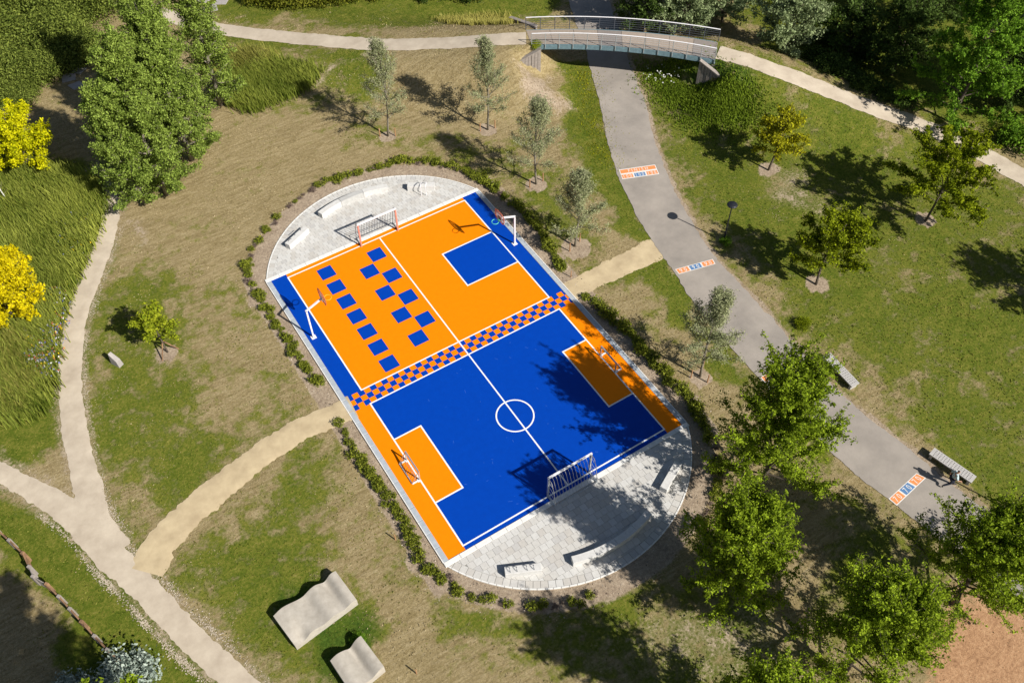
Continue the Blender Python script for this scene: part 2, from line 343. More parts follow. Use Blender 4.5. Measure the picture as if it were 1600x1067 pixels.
regions = [ # channel, value, softness m, photo outline
 (0, .62, 1.6, [(160, 400), (330, 440), (300, 560), (330, 640), (380, 720), (260, 820), (205, 880), (150, 780), (125, 640), (130, 500)]),
 (0, .42, 1.5, [(300, 440), (410, 470), (500, 620), (400, 700), (330, 640)]),
 (0, .68, 1.6, [(250, 890), (420, 740), (490, 700), (520, 800), (560, 900), (620, 960), (600, 1090), (400, 1090)]),
 (2, .62, .8, [(400, 900), (520, 880), (600, 960), (620, 1060), (500, 1080), (440, 1010)]),
 (0, .95, .8, [(-40, 740), (100, 810), (240, 960), (380, 1090), (150, 1120), (60, 900), (-40, 860)]),
 (0, .62, 1.2, [(600, 740), (680, 880), (760, 950), (900, 980), (860, 1050), (700, 1000), (620, 900)]),
 (0, .30, 1.5, [(540, 700), (700, 1000), (900, 1090), (620, 1090), (560, 900)]),
 (0, .9, 1.0, [(-60, 240), (180, 250), (160, 400), (110, 520), (100, 700), (0, 720), (-60, 700)]),
 (0, .78, 1.5, [(310, -60), (900, -60), (880, 30), (800, 40), (600, 55), (330, 30)]),
 (0, .72, 1.2, [(320, 55), (460, 72), (600, 85), (620, 110), (520, 120), (420, 90), (330, 80)]),
 (0, .6, .8, [(480, 130), (600, 100), (620, 140), (520, 165), (440, 175)]),
 (0, .55, 1.5, [(560, 180), (680, 230), (800, 220), (900, 300), (940, 380), (880, 430), (780, 300), (620, 250), (540, 220)]),
 (0, .95, .9, [(880, 100), (920, 100), (950, 210), (980, 310), (1040, 400), (1000, 375), (930, 300), (890, 200)]),
 (2, .55, .8, [(890, 110), (915, 105), (945, 230), (965, 300), (930, 250), (900, 180)]),
 (0, .85, .8, [(930, 430), (1040, 400), (1100, 500), (1180, 590), (1140, 620), (1020, 470)]),
 (0, .35, 1.0, [(1000, 430), (1100, 560), (1180, 680), (1060, 620), (960, 470)]),
 (0, .55, 1.2, [(1180, 600), (1400, 800), (1470, 850), (1450, 980), (1280, 940), (1250, 720)]),
 (0, .66, 2.0, [(985, 95), (1130, 95), (1450, 230), (1660, 320), (1660, 860), (1560, 800), (1200, 490), (1060, 300)]),
 (2, .62, 1.0, [(1030, 110), (1130, 120), (1190, 150), (1170, 215), (1090, 200), (1040, 165)]),
 (2, .55, .7, [(1000, 160), (1030, 160), (1080, 260), (1140, 370), (1260, 500), (1240, 520), (1110, 370), (1050, 280)]),
 (2, .40, 1.5, [(1300, 560), (1460, 600), (1560, 700), (1540, 760), (1440, 700), (1360, 640)]),
 (0, .85, 1.5, [(1140, -60), (1700, -60), (1700, 260), (1560, 220), (1400, 165), (1200, 90)]),
 (1, .85, .8, [(1440, 950), (1500, 920), (1680, 960), (1680, 1100), (1420, 1100), (1460, 1010)]),
 (0, .62, 1.5, [(880, 900), (1080, 900), (1260, 960), (1240, 1090), (860, 1090)]),
 (1, .45, 1.5, [(1180, 880), (1300, 960), (1260, 1090), (1040, 1090), (900, 1000), (960, 960)]),
 (1, .60, .8, [(790, 130), (850, 120), (905, 165), (900, 185), (860, 190), (810, 170)]),
 (1, .55, .6, [(322, 130), (345, 130), (355, 170), (330, 185), (318, 160)]),
 (1, .50, 1.0, [(185, 330), (250, 330), (230, 390), (180, 390)]),
 (1, .55, .9, [(235, 540), (275, 550), (285, 580), (240, 590), (222, 565)]),
 (1, .55, 1.6, [(1290, 435), (1250, 430), (1265, 465), (1330, 465), (1330, 440)]),
 (1, .50, 2.0, [(1190, 240), (1260, 250), (1330, 330), (1290, 360), (1230, 350), (1180, 300)]),
 (1, .45, 1.2, [(370, 470), (395, 450), (415, 495), (395, 520)]),
 (1, .42, 1.0, [(0, 870), (50, 900), (20, 960), (-30, 940)]),
 (1, .55, .5, [(590, 85), (600, 95), (500, 140), (465, 150), (475, 135)]),
 (1, .6, .4, [(100, 720), (118, 750), (112, 770), (90, 755)]),
]
regW = [(c, v, s, [at(*p)[:2] for p in P]) for c, v, s, P in regions]
def masks(X, Y):
    R = np.full(X.shape, .26); Gc = np.zeros(X.shape); B = np.zeros(X.shape)
    for c, v, s, P in regW:
        mk = softpoly(X+.5*np.sin(Y*1.3+np.sin(X*.9)), Y+.5*np.sin(X*1.1+1.7*np.sin(Y*.6)), P, s*1.5+.3)
        if c == 0: R = R*(1-mk)+v*mk
        elif c == 1: Gc = np.maximum(Gc, v*mk)
        else: B = np.maximum(B, v*mk)
    od = oval_dist(X, Y)
    Gc = np.maximum(Gc, .85*(1-sm(1.1, 1.7, od)))
    dR, _ = pdist(X, Y, list(rR[::3])); Gc = np.maximum(Gc, .62*(1-sm(.25, .6, dR)))
    for L, wd in ((pLeft, .9), (pDiag, 1.0)):
        d, _ = pdist(X, Y, list(L[::3])); Gc = np.maximum(Gc, .46*(1-sm(wd, wd+.9, d)))
    for (px, py, r) in rings:
        p = ground(px, py); Gc = np.maximum(Gc, .9*(1-sm(r, r+.35, np.hypot(X-p[0], Y-p[1]))))
    far = sm(75, 110, np.hypot(X-15, Y)); R = R*(1-far)+.85*far
    return R, Gc, B
rings = [(606, 213, .55), (762, 203, .6), (838, 288, .7), (900, 388, .95), (1094, 590, .6), (1200, 265, .6), (1445, 343, .6), (1276, 444, .6), (262, 553, .5)]
def axis(a, b, st, far):
    core = np.arange(a, b+1e-6, st); g = np.cumsum(st*1.35**np.arange(1, 40)); g = g[g < far]
    return np.r_[a-g[::-1], core, b+g]
xs = axis(-38, 72, .42, 900); ys = axis(-52, 56, .42, 900)
X, Y = np.meshgrid(xs, ys); Z = height(X, Y)
od = oval_dist(X, Y); Z = Z-.05*(1-sm(-.3, .3, od))                     # the court sits in a shallow formation
nx, ny = len(xs), len(ys); idx = np.arange(nx*ny).reshape(ny, nx)
Q = np.stack([idx[:-1, :-1], idx[:-1, 1:], idx[1:, 1:], idx[1:, :-1]], -1).reshape(-1, 4)
me = mesh_np('ground', np.stack([X, Y, Z], -1).reshape(-1, 3), Q, smooth=True)
R_, G_, B_ = masks(X, Y)
ca = me.attributes.new('mask', 'FLOAT_COLOR', 'POINT')
ca.data.foreach_set('color', np.stack([R_, G_, B_, softpoly(X, Y, [at(*p)[:2] for p in [(1400, 900), (1500, 900), (1700, 930), (1720, 1130), (1380, 1130)]], 1.2)], -1).astype('f').ravel())
link('ground', me, M['ground'], kind='structure')

def strip(name, C, W, mat, lift, rag=.12, seed=1, half=None):
    """ribbon along centreline C (n,2) of half width W, edges slightly ragged, draped on the terrain"""
    rg = np.random.RandomState(seed); n = len(C); W = np.broadcast_to(np.asarray(W, float), (n,))
    T = np.gradient(C[:, :2], axis=0); T /= np.linalg.norm(T, axis=1)[:, None]; N = np.stack([-T[:, 1], T[:, 0]], 1)
    def jit():
        a = rg.randn(n); a = np.convolve(a, np.ones(3)/3, 'same'); b = np.convolve(rg.randn(n), np.ones(11)/11, 'same')*2
        return (a+b)*rag*.7
    eL = W+jit(); eR = W+jit(); k = 7; V = []
    for j in range(k):
        t = j/(k-1); o = -eR*(1-t)+eL*t
        P = C[:, :2]+N*o[:, None]; V.append(np.c_[P, height(P[:, 0], P[:, 1])+lift*(1 if 0 < j < k-1 else .5)])
    V = np.stack(V, 1).reshape(-1, 3); i = np.arange(n*k).reshape(n, k)
    Q = np.stack([i[:-1, :-1], i[1:, :-1], i[1:, 1:], i[:-1, 1:]], -1).reshape(-1, 4)
    return link(name, mesh_np(name, V, Q, smooth=True), mat, kind='structure')
def dens(C, st): return resample(C, int(np.linalg.norm(np.diff(C, axis=0), axis=1).sum()/st))
cD = dens(pDiag, .12); strip('gravel_path', cD, np.interp(np.linspace(0, 1, len(cD)), [0, .22, .38, .5, .62, 1], [.52, .62, .88, .84, .68, .72]), M['sand'], .045, .08, 2)
cL = dens(pLeft, .12); strip('gravel_path', cL, np.interp(np.linspace(0, 1, len(cL)), [0, .3, .8, .9, 1], [.58, .68, .76, .86, .75]), M['sand'], .041, .07, 3)
cT = dens(pathL[:, :2], .15); strip('gravel_path', cT, .85, M['sand'], .05, .07, 4)
cR = dens(pathR[:, :2], .15); strip('gravel_path', cR, .9, M['sand'], .05, .09, 5)
cC = dens(pConn, .1); strip('sand_path', cC, np.interp(np.linspace(0, 1, len(cC)), [0, .4, .8, 1], [1.05, .92, .80, .9]), M['sandy'], .053, .11, 6)
cK = dens(pConnR, .1); strip('sand_path', cK, np.interp(np.linspace(0, 1, len(cK)), [0, .3, 1], [.8, .85, 1.1]), M['sandy'], .018, .09, 7)
# flat skirt of planting soil round the court is part of the ground; road:
nr = 420; A = resample(catmull(rLk, .3), nr); 
dC = []
Tt = resample(catmull(rRk, .3), nr)
# pair edges by interpolation over the shared key index
def keyed(P):
    out = []; 
    for i in range(len(P)-1):
        seg = catmull([P[max(i-1, 0)], P[i], P[i+1], P[min(i+2, len(P)-1)]], .3) if 0 < i < len(P)-2 else None
        for k in range(20):
            t = k/20; a = P[max(i-1, 0)]; b = P[i]; c = P[i+1]; d = P[min(i+2, len(P)-1)]
            out.append(.5*((2*b)+(-a+c)*t+(2*a-5*b+4*c-d)*t*t+(-a+3*b-3*c+d)*t**3))
    return np.array(out)
eA, eB = keyed(rLk), keyed(rRk); rg = np.random.RandomState(4)
jA = np.convolve(rg.randn(len(eA)), np.ones(3)/3, 'same')*.05; jB = np.convolve(rg.randn(len(eA)), np.ones(3)/3, 'same')*.07
V = []
for j in range(6):
    t = j/5; D = eB-eA; D /= np.linalg.norm(D, axis=1)[:, None]
    P = (eA-D*jA[:, None])*(1-t)+(eB+D*jB[:, None])*t; V.append(np.c_[P, np.full(len(P), .03)])
V = np.stack(V, 1).reshape(-1, 3); i = np.arange(len(eA)*6).reshape(len(eA), 6)
Q = np.stack([i[:-1, :-1], i[1:, :-1], i[1:, 1:], i[:-1, 1:]], -1).reshape(-1, 4)[:, ::-1]
road = link('road', mesh_np('road', V, Q), M['asphalt'], kind='structure')

# ------------------------------------------------------------------ lettering on the road
def text_mesh(s):
    cu = bpy.data.curves.new('lettering', 'FONT'); cu.body = s; cu.size = 1; cu.offset = .004; cu.space_character = 1.6; cu.resolution_u = 3
    o = bpy.data.objects.new('lettering', cu); COL.objects.link(o)
    dg = bpy.context.evaluated_depsgraph_get(); me = bpy.data.meshes.new_from_object(o.evaluated_get(dg))
    bpy.data.objects.remove(o); bpy.data.curves.remove(cu)
    co = np.zeros(len(me.vertices)*3, 'f'); me.vertices.foreach_get('co', co); co = co.reshape(-1, 3)
    mn, mx = co.min(0), co.max(0); co = (co-mn)/np.maximum(mx-mn, 1e-6); return me, co
def marking(quad, rows, lbl):
    """quad: photo corners top-left, top-right, bottom-right, bottom-left; rows: list of lists of (text, colour)"""
    q = [at(*p)[:2] for p in quad]
    def uv(u, v): a = q[3]*(1-u)+q[2]*u; b = q[0]*(1-u)+q[1]*u; return a*(1-v)+b*v
    base = MB().sheet([q[3], q[2], q[1], q[0]], .034).build('distance_marking', M['twhite'], road); base['label'] = lbl
    nrow = len(rows); mu = .02
    for r, row in enumerate(rows):
        v1 = 1-r/nrow; v0 = 1-(r+1)/nrow; mv = .07 if nrow > 1 else .09
        for c, (tx, colr) in enumerate(row):
            u0, u1 = c/len(row)+mu, (c+1)/len(row)-mu; a, b = v0+mv, v1-mv
            MB().sheet([uv(u0, a), uv(u1, a), uv(u1, b), uv(u0, b)], .038).build('painted_panel', M[colr], base)
            me, co = text_mesh(tx); du = (u1-u0); dv = b-a
            wf = .22 if len(tx) > 3 else (.13 if len(tx) == 3 else .20)
            x0, x1 = u0+du*wf, u1-du*wf; y0, y1 = a+dv*.10, b-dv*.10
            for vtx, k in zip(me.vertices, co):
                p = uv(x0+(x1-x0)*k[0], y0+(y1-y0)*k[1]); vtx.co = (p[0], p[1], .042)
            link('lettering', me, M['twhite'], base)
marking([(966.9, 265.9), (1023.4, 257.8), (1030, 272.8), (972.5, 281)], [[('FINISH', 'torange')], [('100', 'torange'), ('100', 'tblue'), ('100', 'torange')]], 'finish panel above three painted boxes reading 100')
marking([(1054.6, 421.3), (1113.6, 405.3), (1117.8, 412.9), (1060.8, 428.9)], [[('90', 'torange'), ('90', 'tblue'), ('90', 'torange')]], 'three painted boxes reading 90')
marking([(1187.6, 589.5), (1243, 563), (1250, 572.5), (1196, 599)], [[('80', 'torange'), ('80', 'tblue'), ('80', 'torange')]], 'three painted boxes reading 80')
marking([(1388.2, 779.2), (1431.5, 739.4), (1447, 746.5), (1401, 790)], [[('70', 'torange'), ('70', 'tblue'), ('70', 'torange')]], 'three painted boxes reading 70')
# ------------------------------------------------------------------ the court
court = link('sports_court', MB().prism([(-8.3, -24.75), (8.3, -24.75), (8.3, 0), (-8.3, 0)], -.3, .02).mesh('sports_court'), M['orange'], kind='structure')
def paint(name, mat, z, *rects):
    b = MB()
    for r_ in rects: b.rect(*r_, z)
    return b.build(name, mat, court)
b_, v1, v2, v3, v4 = 7.18, -.354, -11.725, -12.96, -24.43
paint('blue_field', M['blue'], .024, (-8.3, v2, -b_, 0), (b_, v2, 8.3, 0), (-b_, -24.75, b_, v3))
paint('blue_key', M['blue'], .024, (3.03, -7.78, b_, -4.26))
paint('orange_penalty_area', M['orange'], .028, (-b_, -21.23, -5.31, -16.12)); paint('orange_penalty_area', M['orange'], .028, (5.31, -21.23, b_, -16.12))
for k in range(7):
    y0 = -1.92-k*1.568; paint('painted_square', M['blue'], .024, (-5.23, y0, -4.17, y0+1.07))
for k in range(8):
    x0 = -1.48 if k % 2 == 0 else -2.63; y0 = -2.28-k*1.178
    paint('painted_square', M['blue'], .024, (x0, y0, x0+1.08, y0+1.09))
s = (v2-v3)/3.0; ch = MB(); n0 = int(16.6/s)+1
for c in range(n0):
    for r_ in range(3):
        if (c+r_) % 2 == 0:
            x0, x1 = -8.3+c*s, min(8.3, -8.3+(c+1)*s); ch.rect(x0, v2-(r_+1)*s, x1, v2-r_*s, .024)
ch.build('checker_band', M['blue'], court)
lw = .045; ln = []
def hl(y, x0, x1): paint('painted_line', M['white'], .032, (x0, y-lw, x1, y+lw))
def vl(x, y0, y1): paint('painted_line', M['white'], .032, (x-lw, y0, x+lw, y1))
hl(v1, -b_-lw, b_+lw); hl(v2, -b_-lw, b_+lw); hl(v3, -b_-lw, b_+lw); hl(v4, -b_-lw, b_+lw)
for sx in (-1, 1): vl(sx*b_, v2+lw, v1-lw); vl(sx*b_, v4+lw, v3-lw)
vl(0, v2+lw, v1-lw); vl(0, v3+lw, v2-lw); vl(0, v4+lw, v3-lw)
hl(-4.26, 3.03-lw, b_-lw); hl(-7.78, 3.03-lw, b_-lw); vl(3.03, -7.78+lw, -4.26-lw)
for sx in (-1, 1):
    for y in (-16.12, -21.23):
        a, b = sorted((sx*(5.31-lw), sx*(b_-lw))); hl(y, a, b)
    vl(sx*5.31, -21.23+lw, -16.12-lw)
cc = MB(); nn = 64
for k in range(nn):
    a0, a1 = 2*math.pi*k/nn, 2*math.pi*(k+1)/nn
    f = lambda r_, a: (r_*math.cos(a), -18.63+r_*math.sin(a))
    cc.sheet([f(1.125, a0), f(1.215, a0), f(1.215, a1), f(1.125, a1)], .0355)
cc.build('centre_circle', M['white'], court)
# faint seams and scuffs on the court
scf = MB(); r2 = random.Random(3)
for k in range(70):
    x, y = r2.uniform(-8, 8), r2.uniform(-24.2, -13.2); a = r2.uniform(0, 3.1); L = r2.uniform(.03, .25)
    if abs(x) > 5.2: continue
    d = np.array([math.cos(a), math.sin(a)])*L/2; n_ = np.array([-d[1], d[0]])/L*.02; p = np.array([x, y])
    scf.sheet([p-d-n_, p+d-n_, p+d+n_, p-d+n_], .0266+k*.00002)
scf.build('scuff_marks', material('scuffed_blue', (.03, .11, .46), .6), court)['kind'] = 'stuff'
# kerbs
kr = thing('court_kerb', 'kerb of pale concrete stones edging the court', 'kerb'); del kr['label'], kr['category']; kr['kind'] = 'structure'
def kerb_run(x0, y0, x1, y1, n, wd, mat, hgt, lab=None):
    L = math.hypot(x1-x0, y1-y0)/n; a = math.atan2(y1-y0, x1-x0)
    me = MB().prism([(-L/2+.006, -wd/2), (L/2-.006, -wd/2), (L/2-.006, wd/2), (-L/2+.006, wd/2)], -.2, hgt, .015).mesh('kerb_stone')
    for k in range(n):
        t = (k+.5)/n; o = link('kerb_stone', me, mat, kr, (x0+(x1-x0)*t, y0+(y1-y0)*t, 0)); o.rotation_euler.z = a
kerb_run(-8.66, .15, 8.66, .15, 17, .29, M['kerbw'], .07); kerb_run(-8.66, -24.905, 8.66, -24.905, 17, .30, M['kerbw'], .07)
kerb_run(-8.455, -24.75, -8.455, 0, 25, .30, M['kerbg'], .055); kerb_run(8.455, -24.75, 8.455, 0, 25, .30, M['kerbg'], .055)
kerb_run(-8.64, -24.75, -8.64, 0, 25, .06, M['kerbw'], .075); kerb_run(8.64, -24.75, 8.64, 0, 25, .06, M['kerbw'], .075)
# plazas of concrete tiles
tilemats = [material('pale_paving_tile', c, .85, v, 7, .12, 60) for c, v in (((.52, .505, .475), (.45, .435, .41)), ((.48, .455, .42), (.42, .40, .37)), ((.55, .54, .515), (.48, .47, .45)), ((.47, .46, .44), (.41, .395, .38)))]
def clip(poly, f):                         # keep the part of poly where f(p) >= 0 (f nearly linear at tile size)
    out = []; n = len(poly)
    for i in range(n):
        a, b = poly[i], poly[(i+1) % n]; fa, fb = f(a), f(b)
        if fa >= 0: out.append(a)
        if (fa >= 0) != (fb >= 0):
            t = fa/(fa-fb); out.append((a[0]+(b[0]-a[0])*t, a[1]+(b[1]-a[1])*t))
    return out
def area(p): return .5*abs(sum(p[i][0]*p[(i+1) % len(p)][1]-p[(i+1) % len(p)][0]*p[i][1] for i in range(len(p))))
def plaza(circ, top, ts, seed):
    cx, cy, R = circ; rr = random.Random(seed); ylim = .30 if top else -25.06; sg = 1 if top else -1
    arc = []; 
    a0 = math.acos(8.62/R)
    for k in range(49):
        a = a0+(math.pi-2*a0)*k/48; arc.append((cx+(R-.02)*math.cos(a), cy+sg*(R-.02)*math.sin(a)))
    if not top: arc = arc[::-1]
    base = MB().prism([p for p in arc], -.2, .012).build('paving', M['joint'], kind='structure')
    tiles = []; g = .011; Ri = R-.06-ts
    row = 0; y = ylim+sg*g
    while abs(y-ylim) < 7:
        x = -9.5+(ts/2 if row % 2 else 0)+rr.uniform(-.02, .02)
        while x < 9.5:
            y0, y1 = sorted((y, y+sg*(ts-g))); p = [(x, y0), (x+ts-g, y0), (x+ts-g, y1), (x, y1)]
            p = clip(p, lambda q: (Ri-g)-math.hypot(q[0]-cx, q[1]-cy))
            if len(p) > 2 and area(p) > .012: tiles.append(p)
            x += ts
        y += sg*ts; row += 1
    na = int((math.pi-2*a0)*(R-ts/2)/ts)
    for k in range(na):
        A0 = a0+(math.pi-2*a0)*(k+.03)/na; A1 = a0+(math.pi-2*a0)*(k+.97)/na
        f = lambda r_, a: (cx+r_*math.cos(a), cy+sg*r_*math.sin(a))
        p = [f(Ri, A0), f(R-.06, A0), f(R-.06, A1), f(Ri, A1)]
        if not top: p = p[::-1]
        p = clip(p, lambda q: sg*(q[1]-ylim)-g)
        if len(p) > 2 and area(p) > .012: tiles.append(p)
    tiles.sort(key=lambda p: -area(p)/max(1, (p[0][0]-CAM[0])**2+(p[0][1]-CAM[1])**2+CAM[2]**2))
    rest = [MB() for _ in tilemats]
    for k, p in enumerate(tiles):
        zt = .03+rr.uniform(-.003, .003); mi = rr.choice([0, 0, 0, 2, 2, 1, 3])
        if k < 300:
            c = np.mean(np.array(p), 0); pp = [(q[0]-c[0], q[1]-c[1]) for q in p]
            MB().prism(pp, -.05, zt, .006).build('paving_tile', tilemats[mi], base, loc=(c[0], c[1], 0))
        else: rest[mi].prism(p, -.05, zt, .006)
    for mi, b in enumerate(rest):
        if b.v: b.build('paving_tile_remainder', tilemats[mi], base, kind='stuff')
    edge = MB()
    for k in range(48):
        aa, ab = a0+(math.pi-2*a0)*k/48, a0+(math.pi-2*a0)*(k+.94)/48
        f = lambda r_, a: (cx+r_*math.cos(a), cy+sg*r_*math.sin(a))
        p = [f(R-.045, aa), f(R+.035, aa), f(R+.035, ab), f(R-.045, ab)]
        edge.prism(p if top else p[::-1], -.15, .055)
    edge.build('edging', M['kerbw'], base)
plaza(OV_T, True, .36, 1); plaza(OV_B, False, .42, 2)

# ------------------------------------------------------------------ bridge and its walls
def bridge():
    zE = 3.0; zM = 3.28
    nl, nr_, fl, fr = [at(*p, zE) for p in ((830, 70), (1117, 93), (822, 48), (1122, 67))]
    N = 16
    def P(t, s_, z=0):                        # t along, s across (0 near, 1 far)
        a = nl*(1-t)+nr_*t; b = fl*(1-t)+fr*t; p = a*(1-s_)+b*s_
        p = p.copy(); arch = 4*t*(1-t); bow = (b-a)/np.linalg.norm(b-a)*.35*arch
        p = p+bow; p[2] = zE+(zM-zE)*arch+z; return p
    br = thing('footbridge', 'grey steel footbridge with open railings arching over the asphalt road', 'footbridge', tuple(P(.5, .5, -3.28)))
    O = np.array(br.location)
    def fin(mb, name, mat, par=br, **k):
        mb.v = [tuple(np.array(v)-O) for v in mb.v]; return mb.build(name, mat, par, **k)
    for k in range(N//2):                      # deck panels
        t0, t1 = k/(N/2)+.0008, (k+1)/(N/2)-.0008
        b = MB(); q = [P(t0, 0), P(t1, 0), P(t1, 1), P(t0, 1)]
        v = q+[p-(0, 0, .12) for p in q]; b.add(v, [(0, 1, 2, 3), (7, 6, 5, 4), (0, 4, 5, 1), (1, 5, 6, 2), (2, 6, 7, 3), (3, 7, 4, 0)])
        fin(b, 'deck_panel', M['deck2'] if k in (3, 7) else M['deck'])
    for s_ in (-.03, 1.03):
        b = MB()
        for k in range(N): b.bar(P(k/N, s_, -.23), P((k+1)/N, s_, -.23), .07, .42)
        fin(b, 'edge_beam', M['teal'])
    for s_ in (.3, .7):
        b = MB()
        for k in range(N): b.bar(P(k/N, s_, -.3), P((k+1)/N, s_, -.3), .1, .34)
        fin(b, 'girder', M['teal'])
    for s_, nm in ((-.07, 'near'), (1.07, 'far')):
        sgn = -1 if s_ < 0 else 1
        b = MB()
        b.tube([P(k/N, s_, 1.12) for k in range(N+1)], .04, 6); rail = fin(b, 'handrail', M['whitemetal'])
        for k in range(N//2+5+1):
            t = k/(N//2+5); c = MB()
            c.bar(P(t, s_, -.32), P(t, s_, 1.1), .035, .05); fin(c, 'railing_post', M['darkm'] if s_ > 0 else M['steel'])
            c = MB(); p0 = P(t, s_, -.1); p1 = P(t, -.03 if s_ < 0 else 1.03, -.36); c.bar(P(t, s_, -.3), P(t, .08 if s_ < 0 else .92, -.3), .12, .1); fin(c, 'bracket', M['teal'])
        for h_ in (.18, .38, .58, .78, .95):
            c = MB(); c.tube([P(k/N, s_, h_) for k in range(N+1)], .011 if s_ < 0 else .013, 4); fin(c, 'rail_wire', M['steel'] if s_ < 0 else M['darkm'])
    # abutments of timber faced concrete
    for t, lbl in ((0.0, 'timber faced abutment under the left end of the footbridge'), (1.0, 'timber faced abutment under the right end of the footbridge')):
        a = P(t, -.1, -.45); b_ = P(t, 1.1, -.45); b = MB()
        a0, b0 = a.copy(), b_.copy(); zt = a[2]; 
        b.bar((a0[0], a0[1], zt-1.3), (b0[0], b0[1], zt-1.3), .3, 2.6)
        o = b.build('bridge_abutment', M['greywood']); tag(o, lbl, 'abutment')
bridge()
def wingwall(p0, z0, p1, z1, label, n, flat=0):
    a = at(*p0, z0); b = at(*p1, z1); L = np.linalg.norm((b-a)[:2]); x = (b-a)/L; 
    t = thing('wing_wall', label, 'retaining wall', (a[0], a[1], 0)); yy = np.array([-x[1], x[0], 0])/math.hypot(x[0], x[1])
    for k in range(n):                         # upright timbers set side by side
        t0, t1 = k/n, (k+1)/n-.012; p = a+(b-a)*t0; q = a+(b-a)*t1; m_ = MB(); off = yy*.02*((k*7) % 3-1)
        vs = []
        for z_ in (None, -1):
            for c, s_ in ((p, -1), (q, -1), (q, 1), (p, 1)):
                r_ = c+yy*.09*s_+off; r_[2] = c[2] if z_ is None else min(c[2]-.4, max(-.1, H1(c[0], c[1])-1.6)); vs.append(r_-np.array(t.location))
        m_.add(vs, [(0, 1, 2, 3), (7, 6, 5, 4), (0, 4, 5, 1), (1, 5, 6, 2), (2, 6, 7, 3), (3, 7, 4, 0)]); m_.build('timber', M['greywood'], t)
    c = MB(); la = np.array(t.location); c.bar(a-la+(0, 0, .05), b-la+(0, 0, .05), .34, .09); c.build('coping', M['greywood'], t)
wingwall((845, 77), 2.9, (800, 102), 1.75, 'grey timber wing wall sloping down left from the footbridge toward the pale mound', 9)
wingwall((1094, 95), 2.9, (1137, 129), 1.75, 'grey timber wing wall running down right from the footbridge into the green bank', 10)
wingwall((838, 42), 2.9, (797, 28), 2.3, 'dark timber wing wall behind the left end of the footbridge', 8)

# ------------------------------------------------------------------ play equipment
def frame_at(o_name, label, cat, x, y, rz, group=None, z=.02): return thing(o_name, label, cat, (x, y, z), rz, group)
def big_goal(x, y, rz, label, mp, mc, mn):
    g = frame_at('football_goal', label, 'football goal', x, y, rz, 'large steel football goals')
    W, H, D = 1.48, 2.12, .82                       # local +y is the back of the goal
    for s_ in (-1, 1):
        MB().box((s_*W, 0, H/2-.02), (.10, .10, H+.04)).build('post', mp, g)
        MB().tube([(s_*W, .05, H-.04), (s_*(W), .30, H-.08), (s_*W, .55, H-.65), (s_*W, D, .12)], .022, 6).build('side_bow', mn, g)
        for k in range(4):
            z0 = H-.35-k*.48; yb = .12+D*(1-z0/H)*.85
            MB().tube([(s_*W, .03, z0), (s_*W, yb+.1, z0-.14)], .013, 5).build('side_bar', mn, g)
    MB().box((0, 0, H+.05), (2*W+.10, .10, .10)).build('crossbar', mc, g)
    MB().tube([(-W, D, .12), (W, D, .12)], .025, 6).build('ground_bar', mn, g)
    MB().tube([(-W, .62, .75), (W, .62, .75)], .014, 6).build('middle_bar', mn, g)
    for k in range(13):
        xx = -W+2*W*(k+1)/14
        MB().tube([(xx, .04, H), (xx, .22, H-.12), (xx, .48, H-.75), (xx, .66, H-1.4), (xx, D, .12)], .013, 5).build('net_bar', mn, g)
    for s_ in (-1, 1): MB().box((s_*W, .41, .06), (.07, .82, .05)).build('base_rail', mn, g)
big_goal(0, -.44, 0, 'goal with faded salmon posts and white crossbar on the orange half', M['salmon'], M['whitemetal'], M['darkm'])
big_goal(.05, -24.42, math.pi, 'silver goal of bare steel bars on the blue half beside the shaded paving', M['steel'], M['whitemetal'], M['steel'])
def small_goal(x, y, rz, label):
    g = frame_at('small_goal', label, 'small goal', x, y, rz, 'small side goals'); W, H, D = .80, .98, .50
    for s_ in (-1, 1):
        MB().box((s_*W, 0, H/2), (.07, .07, H)).build('post', M['steel'], g)
        MB().bar((s_*W, .03, H-.05), (s_*W, D, .06), .035, .035).build('brace', M['steel'], g)
        MB().box((s_*W, D/2, .03), (.09, D, .05)).build('foot', M['whitemetal'], g)
        MB().box((s_*W, .05, .035), (.22, .2, .03)).build('foot_plate', M['whitemetal'], g)
    MB().box((0, 0, H), (2*W+.07, .09, .07)).build('crossbar', M['steel'], g)
    MB().box((0, D, .05), (2*W, .06, .06)).build('ground_bar', M['steel'], g)
    MB().box((0, .24, .55), (2*W-.06, .025, .03)).build('back_bar', M['steel'], g)
    for k in range(7):
        xx = -W+2*W*(k+1)/8; MB().bar((xx, .03, H-.04), (xx, D, .07), .010, .010).build('net_bar', M['steel'], g)
small_goal(-7.2, -18.62, math.pi/2, 'small steel goal on the sunny left orange strip')
small_goal(7.2, -18.5, -math.pi/2, 'small steel goal in tree shade on the right orange strip')
